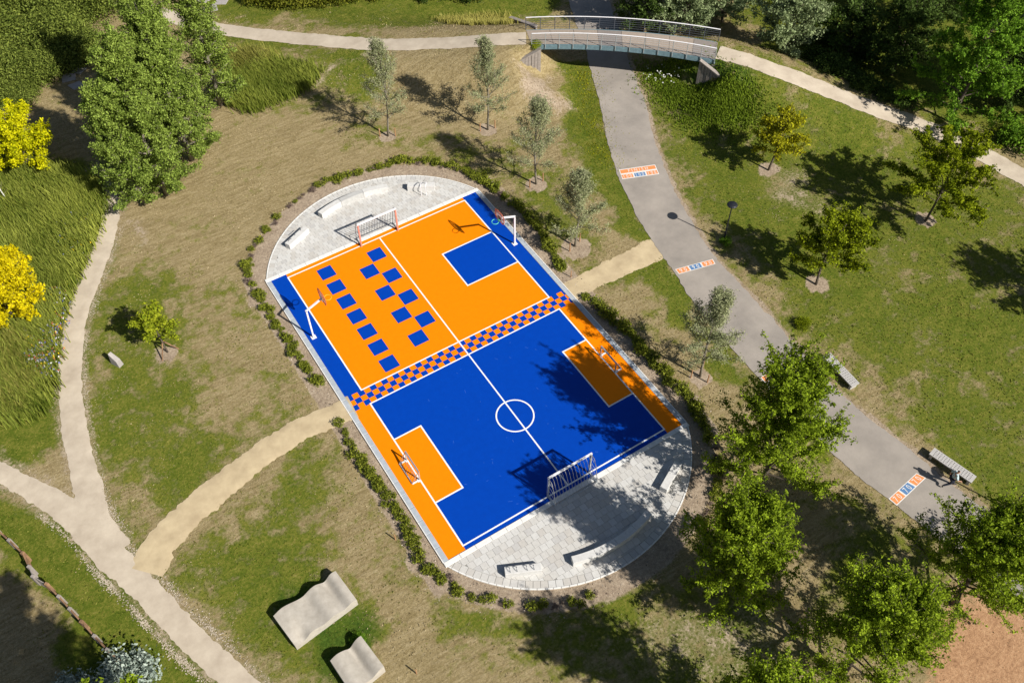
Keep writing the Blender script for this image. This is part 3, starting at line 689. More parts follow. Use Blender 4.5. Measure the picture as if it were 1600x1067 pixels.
def hoop(x, y, rz, label, ringm):
    g = frame_at('basketball_hoop', label, 'basketball hoop', x, y, rz, 'basketball hoops')          # local +x points to the court
    bevel(MB().box((0, 0, .02), (.34, .34, .025)).build('base_plate', M['whitemetal'], g), .005)
    MB().bar((0, 0, 0), (0, 0, 2.72), .10, .10).build('pole', M['whitemetal'], g)
    MB().bar((-.05, 0, 2.70), (1.12, 0, 3.18), .10, .10).build('arm', M['whitemetal'], g)
    MB().box((1.16, 0, 3.22), (.06, .34, .34)).build('mounting_plate', M['steel'], g)
    # fan shaped board: outline in the local yz plane, perforated face carried by a rim
    W, h0, h1 = .60, 2.92, 3.78
    out = [(-W*.72, h0), (W*.72, h0), (W, h0+.3), (W*.95, h1-.12), (W*.45, h1), (-W*.45, h1), (-W*.95, h1-.12), (-W, h0+.3)]
    def ring_(o, s_, x0, x1, nm, mat):
        c = np.array([0, (h0+h1)/2]); q = [tuple(c+(np.array(p)-c)*s_) for p in o]; n = len(o); m_ = MB()
        vs = [(x0, *p) for p in o]+[(x0, *p) for p in q]+[(x1, *p) for p in o]+[(x1, *p) for p in q]
        fs = []
        for k in range(n):
            j = (k+1) % n; fs += [(k, j, n+j, n+k), (2*n+k, 3*n+k, 3*n+j, 2*n+j), (k, 2*n+k, 2*n+j, j), (n+k, n+j, 3*n+j, 3*n+k)]
        m_.add(vs, fs); return m_.build(nm, mat, g)
    ring_(out, .9, 1.19, 1.24, 'board_rim', M['board'])
    bars = MB()
    for k in range(-5, 6):
        yy = k*.1; bars.bar((1.21, yy, h0+.05), (1.21, yy, h1-.08), .028, .012)
    bars.build('board_slats', M['board'], g)['kind'] = 'stuff'
    ring_([(-.3, h0+.12), (.3, h0+.12), (.3, h0+.55), (-.3, h0+.55)], .84, 1.235, 1.25, 'target_square', M['whitemetal'])
    MB().box((1.28, 0, 3.04), (.10, .16, .12)).build('ring_bracket', ringm, g)
    MB().tube([(1.58+.235*math.cos(a*math.pi/12), .235*math.sin(a*math.pi/12), 3.05) for a in range(25)], .02, 6, False).build('ring', ringm, g)
hoop(-7.92, -6.17, 0, 'left basketball hoop, its back to the planted hedge, with a yellow ring', M['ringorange'])
hoop(7.92, -6.17, math.pi, 'right basketball hoop beside the blue key box, with a green ring', M['green'])

def block(name, x, y, deg, label, L=2.05, W=.46, H=.46):
    g = frame_at(name, label, 'concrete block', x, y, math.radians(deg), 'straight concrete seat blocks', .03)
    bevel(MB().box((0, 0, H/2-.01), (L, W, H+.02)).build('block', M['conc'], g), .02)
    return g
g = block('seat_block', -5.08, 2.62, 24, 'concrete seat block with one low steel handle, left end of the upper paving')
MB().tube([(-.05, .10, .44), (-.05, .10, .66), (.55, .10, .66), (.55, .10, .44)], .02, 6).build('handle', M['darkm'], g)
MB().tube([(-.75, .10, .44), (-.75, .10, .52), (-.45, .10, .52), (-.45, .10, .44)], .015, 6).build('handle', M['darkm'], g)
g = block('seat_block', 5.05, 2.50, -32, 'concrete seat block with two tall bent bars, right end of the upper paving')
for xx in (.05, .42):
    MB().tube([(xx, -.72, -.02), (xx, -.72, .88), (xx, -.66, 1.0), (xx, -.54, 1.02), (xx, -.08, .80), (xx, .0, .68), (xx, .0, .44)], .028, 7, True).build('exercise_bar', M['whitemetal'], g)
g = block('seat_block', -5.18, -27.58, -25.5, 'concrete seat block topped by four small steel loops, lower left paving')
for xx in (-.72, -.34, .22, .60):
    MB().tube([(xx, -.13, .44), (xx-.02, -.12, .58), (xx-.04, .0, .68), (xx-.02, .10, .58), (xx, .12, .44)], .02, 6).build('loop', M['darkm'], g)
g = block('seat_block', 5.32, -27.35, 26.5, 'concrete seat block with two thin side handles, half in tree shade, lower right paving')
for xx in (-.55, .42):
    MB().tube([(xx-.2, .20, .30), (xx-.2, .36, .30), (xx+.2, .36, .30), (xx+.2, .20, .30)], .015, 6).build('handle', M['whitemetal'], g)
def curved_bench(circ, sg, r0, r1, x0, x1, n, label):
    cx, cy = circ; g = thing('curved_bench', label, 'curved bench', (0, cy+sg*(r0+r1)/2, .03)); O = np.array(g.location)
    rm = (r0+r1)/2; a0 = math.acos(x1/rm); a1 = math.acos(x0/rm)
    for k in range(n):
        A = [a0+(a1-a0)*(k+.004+(1-.008)*j/8)/n for j in range(9)]
        p = [(cx+r1*math.cos(a)-O[0], cy+sg*r1*math.sin(a)-O[1]) for a in A]+[(cx+r0*math.cos(a)-O[0], cy+sg*r0*math.sin(a)-O[1]) for a in A[::-1]]
        if sg < 0: p = p[::-1]
        bevel(MB().prism(p, -.03, .46).build('bench_segment', M['conc'] if k != 1 or sg < 0 else material('greyer_concrete', (.46, .455, .44), .85, (.38, .375, .36), 5, .15, 50), g), .015)
curved_bench((0, -3.6), 1, 7.68, 8.12, -2.7, 2.85, 3, 'long curved concrete bench on the upper paving behind the salmon goal')
curved_bench((0, -20.75), -1, 8.06, 8.50, -2.62, 2.75, 4, 'long curved concrete bench in dappled shade on the lower paving')

# undulating slabs
def wavy(corners, zc, label, fn, n=40, m_=24):
    c = [at(p[0], p[1], z)[:2] for p, z in zip(corners, zc)]; O = np.mean(c, 0)
    V = []
    for j in range(m_+1):
        for i_ in range(n+1):
            u, v = i_/n, j/m_; p = (c[0]*(1-u)+c[1]*u)*(1-v)+(c[3]*(1-u)+c[2]*u)*v-O; V.append((p[0], p[1], fn(u, v)))
    top = len(V); V += [(x, y, -.1 if (True) else z-.2) for x, y, z in V]; fs = []
    I = lambda i_, j: j*(n+1)+i_
    for j in range(m_):
        for i_ in range(n): fs.append((I(i_, j+1), I(i_+1, j+1), I(i_+1, j), I(i_, j)))
    per = [I(i_, 0) for i_ in range(n)]+[I(n, j) for j in range(m_)]+[I(i_, m_) for i_ in range(n, 0, -1)]+[I(0, j) for j in range(m_, 0, -1)]
    for a, b in zip(per, per[1:]+per[:1]): fs.append((a, b, b+top, a+top))
    me = bpy.data.meshes.new('wavy_slab'); me.from_pydata(V, [], fs)
    me.polygons.foreach_set('use_smooth', np.array([k < n*m_ for k in range(len(fs))])); me.update()
    bm = bmesh.new(); bm.from_mesh(me); bmesh.ops.recalc_face_normals(bm, faces=bm.faces); bm.to_mesh(me); bm.free()
    o = link('wavy_slab', me, M['slab'], loc=(O[0], O[1], 0)); tag(o, label, 'concrete slab')
    e = o.modifiers.new('edge', 'EDGE_SPLIT'); e.split_angle = math.radians(50)
gs = lambda d2: math.exp(-d2)
def f1(u, v): return .52+.30*gs(((u-.15-.12*v)/.15)**2)-.26*gs(((u-.24+.1*v)/.1)**2+((v-1.0)/.4)**2)-.14*gs(((u-.46+.0*v)/.11)**2+((v-.25)/.6)**2)+.20*gs(((u-.62)/.13)**2)-.24*gs(((u-.80)/.075)**2+((v-.15)/.6)**2)+.22*gs(((u-.93)/.1)**2)
def f2(u, v): return .55+.26*gs(((u-.2)/.24)**2)-.26*gs(((u-.60)/.12)**2+((v-.25)/.7)**2)+.26*gs(((u-.92)/.2)**2)
W3 = lambda x, y: (380+x/5, 860+y/5)
wavy([W3(235, 510), W3(720, 155), W3(885, 380), W3(405, 742)], (.62, .7, .7, .62), 'longer wavy concrete slab lying in green grass with three dips', f1)
wavy([W3(680, 860), W3(920, 665), W3(1100, 905), W3(850, 1120)], (.65, .75, .75, .65), 'shorter wavy concrete slab at the bottom edge, one dip across it', f2, 24, 24)

# flagstones
for i_, (px, py, s_, a) in enumerate([(107, 122, .95, .5), (124, 110, .9, -.2), (120, 134, .85, .9), (298, 6, .9, .3), (320, 0, .95, -.4), (330, 14, 1.0, .5), (346, 3, .95, .1), (314, 19, .8, .9)]):
    p = ground(px, py); r_ = random.Random(i_); q = [(s_*(.55+r_.uniform(-.1, .1))*math.cos(a+k*math.pi/2+.2*r_.random()), s_*(.5+r_.uniform(-.08, .08))*math.sin(a+k*math.pi/2+.2*r_.random())) for k in range(4)]
    q = [(x*1.5, y*1.5) for x, y in q]
    o = MB().prism(q, -.1, .07, .015).build('flagstone', M['stone'], loc=tuple(p)); 
    if i_ < 3: tag(o, ['grey flagstone nearest the yellow tree, left of the poplars', 'grey flagstone farthest up of the three left of the poplars', 'grey flagstone closest to the poplar foliage, below its two neighbours'][i_], 'flagstone', 'flagstones left of the poplars')
    else: tag(o, 'grey flagstone in the loose cluster at the top edge beside the gravel path', 'flagstone', 'flagstones at the top edge')
# standing stone
p = ground(183, 568); o = bevel(MB().add([(-.2, -.42, -.1), (.2, -.42, -.1), (.2, .35, -.1), (-.2, .35, -.1), (-.17, -.33, .55), (.17, -.33, .55), (.13, .25, 1.0), (-.13, .25, 1.0)], [(0, 3, 2, 1), (4, 5, 6, 7), (0, 1, 5, 4), (1, 2, 6, 5), (2, 3, 7, 6), (3, 0, 4, 7)]).build('boundary_stone', M['stone'], loc=tuple(p)), .03)
o.rotation_euler.z = .5; tag(o, 'slanting grey stone block standing in grass beside the small lime tree', 'stone')
# street lamps
def lamp(px, py, label, xy=None):
    p = ground(px, py) if xy is None else np.array([*xy, 0]); g = thing('street_lamp', label, 'street lamp', tuple(p))
    MB().tube([(0, 0, -.1), (0, 0, .9), (0, 0, .92), (0, 0, 3.45)], [.075, .07, .05, .04], 8).build('pole', M['black'], g)
    MB().tube([(0, 0, 3.42), (0, 0, 3.5), (0, 0, 3.56), (0, 0, 3.62), (0, 0, 3.68)], [.10, .36, .37, .28, .07], 16).build('lamp_head', M['black'], g)
    MB().tube([(0, 0, 3.40), (0, 0, 3.44)], [.14, .2], 12).build('lamp_glass', M['whitemetal'], g)
lamp(1130.5, 376.3, 'black lamp post with a round flat head on the verge right of the road')
lamp(0, 0, 'black lamp post beyond the right edge, casting a thin shadow by the bench', (20.5, -39.5))
# benches with pierced tops
def pbench(c, a, L, label):
    g = thing('pierced_bench', label, 'bench', tuple(c), a, 'concrete benches with pierced tops'); W = .62
    nx_, ny_ = 15, 4; fx, fy = .11/2, .07/2
    xs_ = [-L/2]; 
    for k in range(nx_):
        cxk = -L/2+.14+(L-.28)*(k+.5)/nx_; xs_ += [cxk-.027, cxk+.027]
    xs_.append(L/2); ys_ = [-W/2]
    for k in range(ny_):
        cyk = -W/2+.05+(W-.10)*(k+.5)/ny_; ys_ += [cyk-.027, cyk+.027]
    ys_.append(W/2); m_ = MB(); vs = [(x, y, .48) for y in ys_ for x in xs_]; n = len(xs_)
    fs = [(j*n+i_, j*n+i_+1, (j+1)*n+i_+1, (j+1)*n+i_) for j in range(len(ys_)-1) for i_ in range(n-1) if not (i_ % 2 == 1 and j % 2 == 1)]
    m_.add(vs, fs); o = m_.build('seat', M['benchc'], g); s_ = o.modifiers.new('depth', 'SOLIDIFY'); s_.thickness = .09; s_.offset = -1
    for s_ in (-1, 1): MB().box((s_*(L/2-.16), 0, .18), (.16, W-.1, .42)).build('leg', M['benchc'], g)
z_ = .48; a_, b_ = at(1462, 708, z_), at(1516, 745, z_); c_ = (a_+b_)/2; pbench((c_[0], c_[1], 0), math.atan2(b_[1]-a_[1], b_[0]-a_[0]), 2.75, 'pale pierced concrete bench beside the walking person')
a_, b_ = at(1294, 556, z_), at(1335, 599, z_); c_ = (a_+b_)/2; pbench((c_[0], c_[1], 0), math.atan2(b_[1]-a_[1], b_[0]-a_[0]), 2.75, 'pale pierced concrete bench half hidden by the big tree')
# stakes by themselves
for px, py, lb in ((892, 433, 'short orange wooden stake beside the sand path near the court'), (651, 1052, 'short orange wooden stake in dry grass at the bottom edge'), (618, 843, 'thin wooden stake beside the lower left hedge')):
    p = ground(px, py); o = MB().tube([(0, 0, -.1), (0, 0, .62)], .035, 6).build('wooden_stake', M['stake'], loc=tuple(p)); tag(o, lb, 'stake')
# timber fence, bottom left
fe = thing('timber_fence', 'low brown timber fence with a slatted grey gate along the shaded meadow', 'fence', tuple(ground(95, 930)))
FO = np.array(fe.location); fpts = [(-40, 795), (0, 833), (26, 856), (47, 876), (57, 897), (63, 912), (84, 924), (103, 943), (120, 962), (138, 982), (158, 1004), (178, 1025), (196, 1042)]
fg = [at(*p) for p in fpts]; rf = random.Random(5)
for i_ in range(len(fg)):
    p = fg[i_]-FO; MB().box((p[0], p[1], .5), (.17, .17, 1.15), rz=.7).build('post', M['greywood'] if i_ % 3 else M['wood'], fe)
for i_ in range(len(fg)-1):
    a, b = fg[i_]-FO, fg[i_+1]-FO
    if 4 <= i_ < 6:
        for k in range(8):
            t = (k+.5)/8; q = a+(b-a)*t; MB().box((q[0], q[1], .48), (.05, .09, .95), rz=.7).build('gate_slat', M['greywood'], fe)
        MB().bar(a+(0, 0, .85), b+(0, 0, .85), .05, .1).build('gate_rail', M['greywood'], fe); continue
    for h_ in ((.3, .62, .95) if rf.random() < .8 else (.3, .62)):
        MB().bar(a+(0, 0, h_+rf.uniform(-.03, .03)), b+(0, 0, h_+rf.uniform(-.03, .03)), .05 if h_ < .9 else .09, .13 if h_ < .9 else .05).build('rail', M['wood'], fe)

# ------------------------------------------------------------------ the person
def person():
    foot = at(1481, 761.5); body = at(1488, 744, 1.0); base = np.array([(foot[0]*.5+body[0]*.5), (foot[1]*.5+body[1]*.5), .03])
    P0 = thing('person', 'person walking in a pale shirt and dark trousers beside the pierced bench', 'person', tuple(base), math.radians(-35))
    skin = material('skin', (.42, .22, .14), .6); shirt = material('pale_blue_shirt', (.42, .52, .54), .8); tr = material('dark_navy_trousers', (.02, .025, .045), .8); hair = material('dark_hair', (.02, .015, .012), .6); shoe = material('dark_shoes', (.03, .03, .035), .6)
    # local: +x is ahead, z up.  joints
    J = dict(pel=(0, 0, .95), spi=(.02, 0, 1.15), che=(.05, 0, 1.36), nec=(.06, 0, 1.48), hea=(.09, 0, 1.62), top=(.09, 0, 1.72),
             hipL=(.0, .10, .92), kneL=(.24, .11, .52), ankL=(.36, .11, .10), toeL=(.56, .12, .05),
             hipR=(.0, -.10, .92), kneR=(.0, -.11, .50), ankR=(-.36, -.11, .22), toeR=(-.34, -.11, .04),
             shL=(.05, .19, 1.40), elL=(-.10, .27, 1.14), wrL=(-.06, .30, .90), shR=(.05, -.19, 1.40), elR=(.13, -.28, 1.13), wrR=(.34, -.26, 1.02))
    def skinmesh(name, chains, rad, mat, par=P0, sub=1, root=0):
        vs = []; ix = {}; es = []; rr = []
        for ch in chains:
            prev = None
            for k in ch:
                if k not in ix: ix[k] = len(vs); vs.append(J[k]); rr.append(rad[k])
                if prev is not None: es.append((ix[prev], ix[k]))
                prev = k
        me = bpy.data.meshes.new(name); me.from_pydata(vs, es, []); o = link(name, me, None, par)
        md = o.modifiers.new('skin', 'SKIN'); sv = me.skin_vertices[0].data
        for i_, r_ in enumerate(rr): sv[i_].radius = r_ if isinstance(r_, tuple) else (r_, r_)
        sv[root].use_root = True; me.materials.append(mat)
        sb = o.modifiers.new('sub', 'SUBSURF'); sb.levels = sub; sb.render_levels = sub
        return o
    rad = dict(pel=(.13, .10), spi=(.12, .09), che=(.15, .10), nec=.05, hea=(.075, .085), top=(.05, .06), hipL=.085, kneL=.055, ankL=.038, toeL=.032, hipR=.085, kneR=.055, ankR=.038, toeR=.032, shL=.055, elL=.04, wrL=.026, shR=.055, elR=.04, wrR=.026)
    for s_, wr, el in (('L', 'wrL', 'elL'), ('R', 'wrR', 'elR')):
        w_, e_ = np.array(J[wr]), np.array(J[el]); d = (w_-e_)/np.linalg.norm(w_-e_); sd = np.cross(d, (0, 0, 1.)); sd /= np.linalg.norm(sd); up_ = np.cross(sd, d)
        J['palm'+s_] = tuple(w_+d*.05); rad['palm'+s_] = (.03, .02)
        for f_, (o_, ln_) in enumerate(((-.03, .07), (-.01, .08), (.01, .075), (.03, .06))):
            J['f%d%s' % (f_, s_)] = tuple(w_+d*.09+sd*o_); rad['f%d%s' % (f_, s_)] = .009
            J['g%d%s' % (f_, s_)] = tuple(w_+d*(.09+ln_*.6)+sd*o_-up_*.015); rad['g%d%s' % (f_, s_)] = .008
        J['th'+s_] = tuple(w_+d*.05+sd*-.05); rad['th'+s_] = .010; J['tt'+s_] = tuple(w_+d*.09+sd*-.062); rad['tt'+s_] = .009
    ch = [['pel', 'spi', 'che', 'nec', 'hea', 'top']]
    for s_ in 'LR':
        ch += [['pel', 'hip'+s_, 'kne'+s_, 'ank'+s_, 'toe'+s_], ['che', 'sh'+s_, 'el'+s_, 'wr'+s_, 'palm'+s_]]
        ch += [['palm'+s_, 'f%d%s' % (f_, s_), 'g%d%s' % (f_, s_)] for f_ in range(4)]+[['palm'+s_, 'th'+s_, 'tt'+s_]]
    skinmesh('body', ch, rad, skin)
    r2_ = dict(rad); r2_.update(pel=(.155, .125), hipL=.105, hipR=.105, kneL=.078, kneR=.078, ankL=.06, ankR=.06)
    skinmesh('trousers', [['pel', 'hipL', 'kneL', 'ankL'], ['pel', 'hipR', 'kneR', 'ankR']], r2_, tr)
    r3_ = dict(rad); r3_.update(pel=(.165, .13), spi=(.16, .125), che=(.18, .13), nec=.065, shL=.08, shR=.08, elL=.06, elR=.06)
    skinmesh('shirt', [['pel', 'spi', 'che', 'nec'], ['che', 'shL', 'elL'], ['che', 'shR', 'elR']], r3_, shirt)
    J['hb'] = (.06, 0, 1.66); J['ht'] = (.07, 0, 1.74); skinmesh('hair', [['hb', 'ht']], dict(hb=.095, ht=.07), hair)
    J['nose'] = (.185, 0, 1.61); J['nb'] = (.16, 0, 1.63); skinmesh('nose', [['nb', 'nose']], dict(nb=.012, nose=.014), skin)
    for s_ in 'LR':
        a, b = np.array(J['ank'+s_]), np.array(J['toe'+s_]); J['h'+s_] = tuple(a-(b-a)*.15-(0, 0, .02 if s_ == 'L' else 0)); J['t'+s_] = tuple(b)
        skinmesh('shoe', [['h'+s_, 't'+s_]], {'h'+s_: .055, 't'+s_: .045}, shoe)
person()

# ------------------------------------------------------------------ vegetation
M['willow'] = leafmat('grey_green_willow_leaves', (.17, .20, .085), (.48, .50, .28), .4)
M['poplar'] = leafmat('poplar_leaves', (.055, .095, .006), (.36, .47, .09), .35, .6)
M['gold'] = leafmat('golden_leaves', (.36, .31, .004), (.90, .76, .01), .4)
M['gold2'] = leafmat('greenish_gold_leaves', (.28, .32, .003), (.78, .74, .01), .4)
M['lime'] = leafmat('lime_green_leaves', (.16, .22, .01), (.42, .46, .03), .4)
M['olive'] = leafmat('olive_yellow_leaves', (.13, .14, .005), (.52, .50, .02), .4)
M['darkolive'] = leafmat('dark_olive_leaves', (.06, .095, .003), (.34, .40, .015), .4)
M['mid'] = leafmat('mid_green_leaves', (.06, .10, .005), (.36, .48, .028), .4, .6)
M['bright'] = leafmat('bright_green_leaves', (.05, .12, .008), (.24, .42, .035), .4)
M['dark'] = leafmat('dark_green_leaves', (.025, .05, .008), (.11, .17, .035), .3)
M['silver'] = leafmat('silver_leaves', (.15, .20, .16), (.42, .48, .41), .2)
M['hedge'] = leafmat('hedge_leaves', (.06, .09, .010), (.33, .36, .04), .35)
M['reed'] = leafmat('reed_blades', (.085, .125, .012), (.36, .39, .07), .35)
M['reedy'] = leafmat('yellowing_reed_blades', (.13, .14, .02), (.42, .38, .10), .3)
M['flower'] = {c: leafmat('petals_'+c, a, b, .2) for c, a, b in (('blue', (.10, .12, .35), (.30, .32, .55)), ('white', (.6, .6, .55), (.8, .8, .75)), ('yellow', (.6, .4, .01), (.8, .62, .03)), ('red', (.5, .06, .04), (.6, .3, .2)))}
M['dead'] = leafmat('dry_purple_brown_leaves', (.09, .065, .055), (.26, .19, .16), .15)

def leaves(C, sp, cnt, sizes, rg, cval, up=.5, aspect=.55, flat=0):
    """C (k,3) clump centres, sp (k,3) spreads, cnt per clump; returns mesh arrays of leaf quads"""
    k = len(C); id_ = np.repeat(np.arange(k), cnt); n = len(id_)
    P = C[id_]+rg.randn(n, 3)*sp[id_]
    N = rg.randn(n, 3); N /= np.linalg.norm(N, axis=1)[:, None]; N[:, 2] = N[:, 2]+up; N /= np.linalg.norm(N, axis=1)[:, None]
    T = np.cross(N, rg.randn(n, 3)); T /= np.linalg.norm(T, axis=1)[:, None]; B = np.cross(N, T)
    L = (sizes[0]+(sizes[1]-sizes[0])*rg.rand(n))[:, None]
    W = L*aspect; bend = N*L*.12
    V = np.stack([P-T*L*.5, P-B*W*.5+bend, P+T*L*.5, P+B*W*.5+bend], 1).reshape(-1, 3)
    Q = np.arange(n*4).reshape(-1, 4)
    v = np.clip(cval[id_]+rg.randn(n)*.26, 0, 1)
    return V, Q, v
def crown_profile(kind, t):               # t 0..1 up the crown, relative radius
    if kind == 'column': return (min(1, (t+.12)*5))**.6*(1-.9*t**2.4)**.75
    if kind == 'willow': return max(.05, math.sin(math.pi*min(1, (t*.93+.06))**.75))**.75
    if kind == 'cone': return min(1, (t+.12)*4)*(1-.72*t**1.25)
    return max(.12, math.sin(math.pi*(t*.86+.1)))**.55
def tree_parts(seed, H, th, R, kind, nl, nleaf, lsize, rise, cl=.30, rough=.25, tr=None, lean=(0, 0), hole=0, twig=1.0, up=.5):
    rg = np.random.RandomState(seed); tr = tr or H*.014+.03
    top = np.array([lean[0], lean[1], H*.93]); wob = rg.randn(2)*.02*H
    TP = lambda t: np.array([top[0]*t+wob[0]*math.sin(t*3), top[1]*t+wob[1]*math.sin(t*4), top[2]*t])
    trunk = MB().tube([TP(t)-(0, 0, .15 if t == 0 else 0) for t in np.linspace(0, 1, 9)], [tr*(1-.85*t)+.006 for t in np.linspace(0, 1, 9)], 7)
    limbs = MB(); C = []; S = []; V_ = []
    for i in range(nl):
        f = (i+.5)/nl; z0 = th+(H*.9-th)*(f**.85)*.92; az = i*2.39996+rg.rand()*.6
        zt = z0+rise*R*(.45+.9*rg.rand())*min(1, .3+f*2.2); zt = min(zt, H*(.93+.06*rg.rand()))
        tt = np.clip((zt-th*.8)/(H-th*.8), 0, 1); rr = R*crown_profile(kind, tt)*(1-rough*rg.rand())*(1.12 if rg.rand() < .15 else 1)
        a = TP(min(1, z0/(H*.93))); e = np.array([TP(min(1, zt/(H*.93)))[0]+rr*math.cos(az), TP(min(1, zt/(H*.93)))[1]+rr*math.sin(az), zt])
        mid = a+(e-a)*.5+np.array([0, 0, -.10*rr if kind in ('column', 'willow') else .06*rr])+rg.randn(3)*.05*rr
        pts = [a*(1-s)**2+2*mid*s*(1-s)+e*s*s for s in np.linspace(0, 1, 6)]
        limbs.tube(pts, [max(.008, tr*.42*(1-.8*s)*(1-.5*f)) for s in np.linspace(0, 1, 6)], 5, False)
        Ln = np.linalg.norm(e-a)
        for s in np.arange(.28, 1.01, max(.06, cl*.75/max(Ln, .5))):
            k = min(4, int(s*5)); q = pts[k]+(pts[k+1]-pts[k])*(s*5-k); C.append(q+rg.randn(3)*cl*.25); S.append(cl*(.55+.3*rg.rand())); V_.append(.52+.12*rg.randn())
        nt_ = int((3+Ln*1.5)*twig)
        for j in range(nt_):
            s = .3+.68*rg.rand(); k = min(4, int(s*5)); q = pts[k]+(pts[k+1]-pts[k])*(s*5-k)
            d = (e-a)/Ln*.7+rg.randn(3)*.62; d[2] += .28*rise+.1; d /= np.linalg.norm(d); l_ = R*(.18+.26*rg.rand())*(.6+.5*(1-s))
            g_ = q+d*l_; limbs.tube([q, q+d*l_*.5+rg.randn(3)*.03, g_], [.014+.004*R, .009, .004], 3, False)
            m_ = max(2, int(l_/(cl*.6))); tv = .58+.17*rg.randn()
            for x in range(m_):
                C.append(q+(g_-q)*((x+.7)/m_)+rg.randn(3)*cl*.15); S.append(cl*(.5-.22*x/m_)*(.8+.4*rg.rand())); V_.append(tv)
    C = np.array(C); S = np.array(S); V_ = np.array(V_)
    w_ = S**1.2; cnt = np.maximum(1, (nleaf*w_/w_.sum()*(.5+rg.rand(len(C))))).astype(int)
    sp = np.stack([S, S, S*.75], 1)*.62
    V, Q, v = leaves(C, sp, cnt, lsize, rg, V_, up=up)
    mk = V.reshape(-1, 4, 3)[:, :, 2].min(1) > .15; Vq = V.reshape(-1, 4, 3)[mk]; v = v[mk]
    return trunk.mesh('trunk', True), limbs.mesh('limbs', True), mesh_np('crown', Vq.reshape(-1, 3), np.arange(len(Vq)*4).reshape(-1, 4), v)
protos = {}
def tree(name, base, label, cat, key, mat, bark, rz=0, sc=(1, 1, 1), group=None, **kw):
    if key not in protos: protos[key] = tree_parts(**kw)
    t, l_, c = protos[key]
    g = thing(name, label, cat, tuple(base), rz, group); g.scale = sc
    for nm, me, mt in (('trunk', t, bark), ('limbs', l_, bark), ('crown', c, mat)):
        if not me.materials: me.materials.append(mt)
        link(nm, me, None, g)
    return g
def stakes(base, n, r_, rot, h_=.75, group_lbl=''):
    for k in range(n):
        a = rot+k*2*math.pi/n; x, y = base[0]+r_*math.cos(a), base[1]+r_*math.sin(a)
        o = MB().tube([(0, 0, -.1), (0, 0, h_)], .045, 6).build('tree_stake', M['stake'], loc=(x, y, H1(x, y)))
        tag(o, 'short round timber stake beside the trunk of the '+group_lbl, 'tree stake', 'stakes at the '+group_lbl)
# willows round the court
for i_, (px, py, H, R, sd, lab) in enumerate([(606, 213, 8.8, 2.0, 1, 'farthest left slim willow on the lawn above the court'), (762, 203, 8.5, 1.9, 2, 'slim willow nearest the left end of the footbridge'),
        (838, 288, 8.0, 2.3, 3, 'slim willow between the footbridge and the right basketball hoop'), (898, 385, 6.9, 2.2, 4, 'bushy willow just above the right sand path'), (1094, 588, 8.3, 2.2, 5, 'slim willow between the court and the road below the right sand path')]):
    b = ground(px, py)
    tree('willow_tree', b, lab, 'willow tree', 'w%d' % sd, M['willow'], M['bark2'], group='slim willows round the court', seed=10+sd, H=H, th=1.5, R=R, kind='willow', nl=38, nleaf=[0, 12000, 12000, 13500, 18000, 16500][sd], lsize=(.07, .14), rise=1.25, cl=.36, tr=.085, twig=2.0, rough=.25)
    stakes(b, 2 if i_ != 4 else 3, .62, -.55+.3*i_, .8, 'willow '+['farthest left on the lawn', 'nearest the footbridge', 'above the right hoop', 'above the right sand path', 'between court and road'][i_])
# poplars on the left
for px, py, H, R, sd, lab in [(224, 316, 11, 2.9, 1, 'shortest poplar at the edge of the gravel path, its trunk the leftmost of the poplars'), (262, 304, 14.5, 3.3, 2, 'poplar in front of the group beside the dry meadow'), (300, 250, 14.5, 3.1, 3, 'poplar at the right of the group beside the reed bed'), (345, 165, 13, 2.8, 4, 'poplar behind the group, by the upper gravel path'), (296, 200, 16.5, 3.4, 5, 'tallest poplar in the middle of the group, hidden by the front ones')]:
    tree('poplar_tree', ground(px, py), lab, 'poplar tree', 'p%d' % sd, M['poplar'], M['bark2'], group='poplars beside the gravel path', seed=30+sd, H=H, th=.35, R=R*.86, kind='column', nl=74, nleaf=[0, 42000, 70000, 56000, 30000, 48000][sd], lsize=(.10, .20), rise=.75, cl=.40, twig=1.3, tr=.2, rough=.45)
# golden trees
tree('golden_tree', ground(52, 268), 'golden yellow tree beside the dark shade of the poplars', 'tree', 'g1', M['gold2'], M['bark'], group='golden trees in the reeds', seed=51, H=5.6, th=.7, R=2.9, kind='round', nl=40, nleaf=22000, lsize=(.13, .24), rise=.5, cl=.36)
tree('golden_tree', ground(25, 500), 'brighter golden tree at the left edge, standing in tall reeds', 'tree', 'g2', M['gold'], M['bark'], group='golden trees in the reeds', seed=52, H=6.2, th=.6, R=2.9, kind='round', nl=42, nleaf=26000, lsize=(.13, .24), rise=.5, cl=.36)
# small lime tree with props
b = ground(262, 550); tree('lime_tree', b, 'small lime green tree held by timber props in the grass', 'tree', 'l1', M['lime'], M['bark'], seed=61, H=4.3, th=1.3, R=1.5, kind='round', nl=18, nleaf=3600, lsize=(.13, .24), rise=.6, cl=.27, tr=.06, rough=.45)
for k, a in enumerate((-.2, 1.2, 3.9)):
    e = b+np.array([.75*math.cos(a), .75*math.sin(a), 0]); o = MB().tube([e-b+(0, 0, -.05), (.08*math.cos(a), .08*math.sin(a), 1.05)], .045, 6).build('tree_prop', M['wood'], loc=tuple(b)); tag(o, 'leaning timber prop holding the small lime green tree', 'tree prop', 'props of the small lime tree')
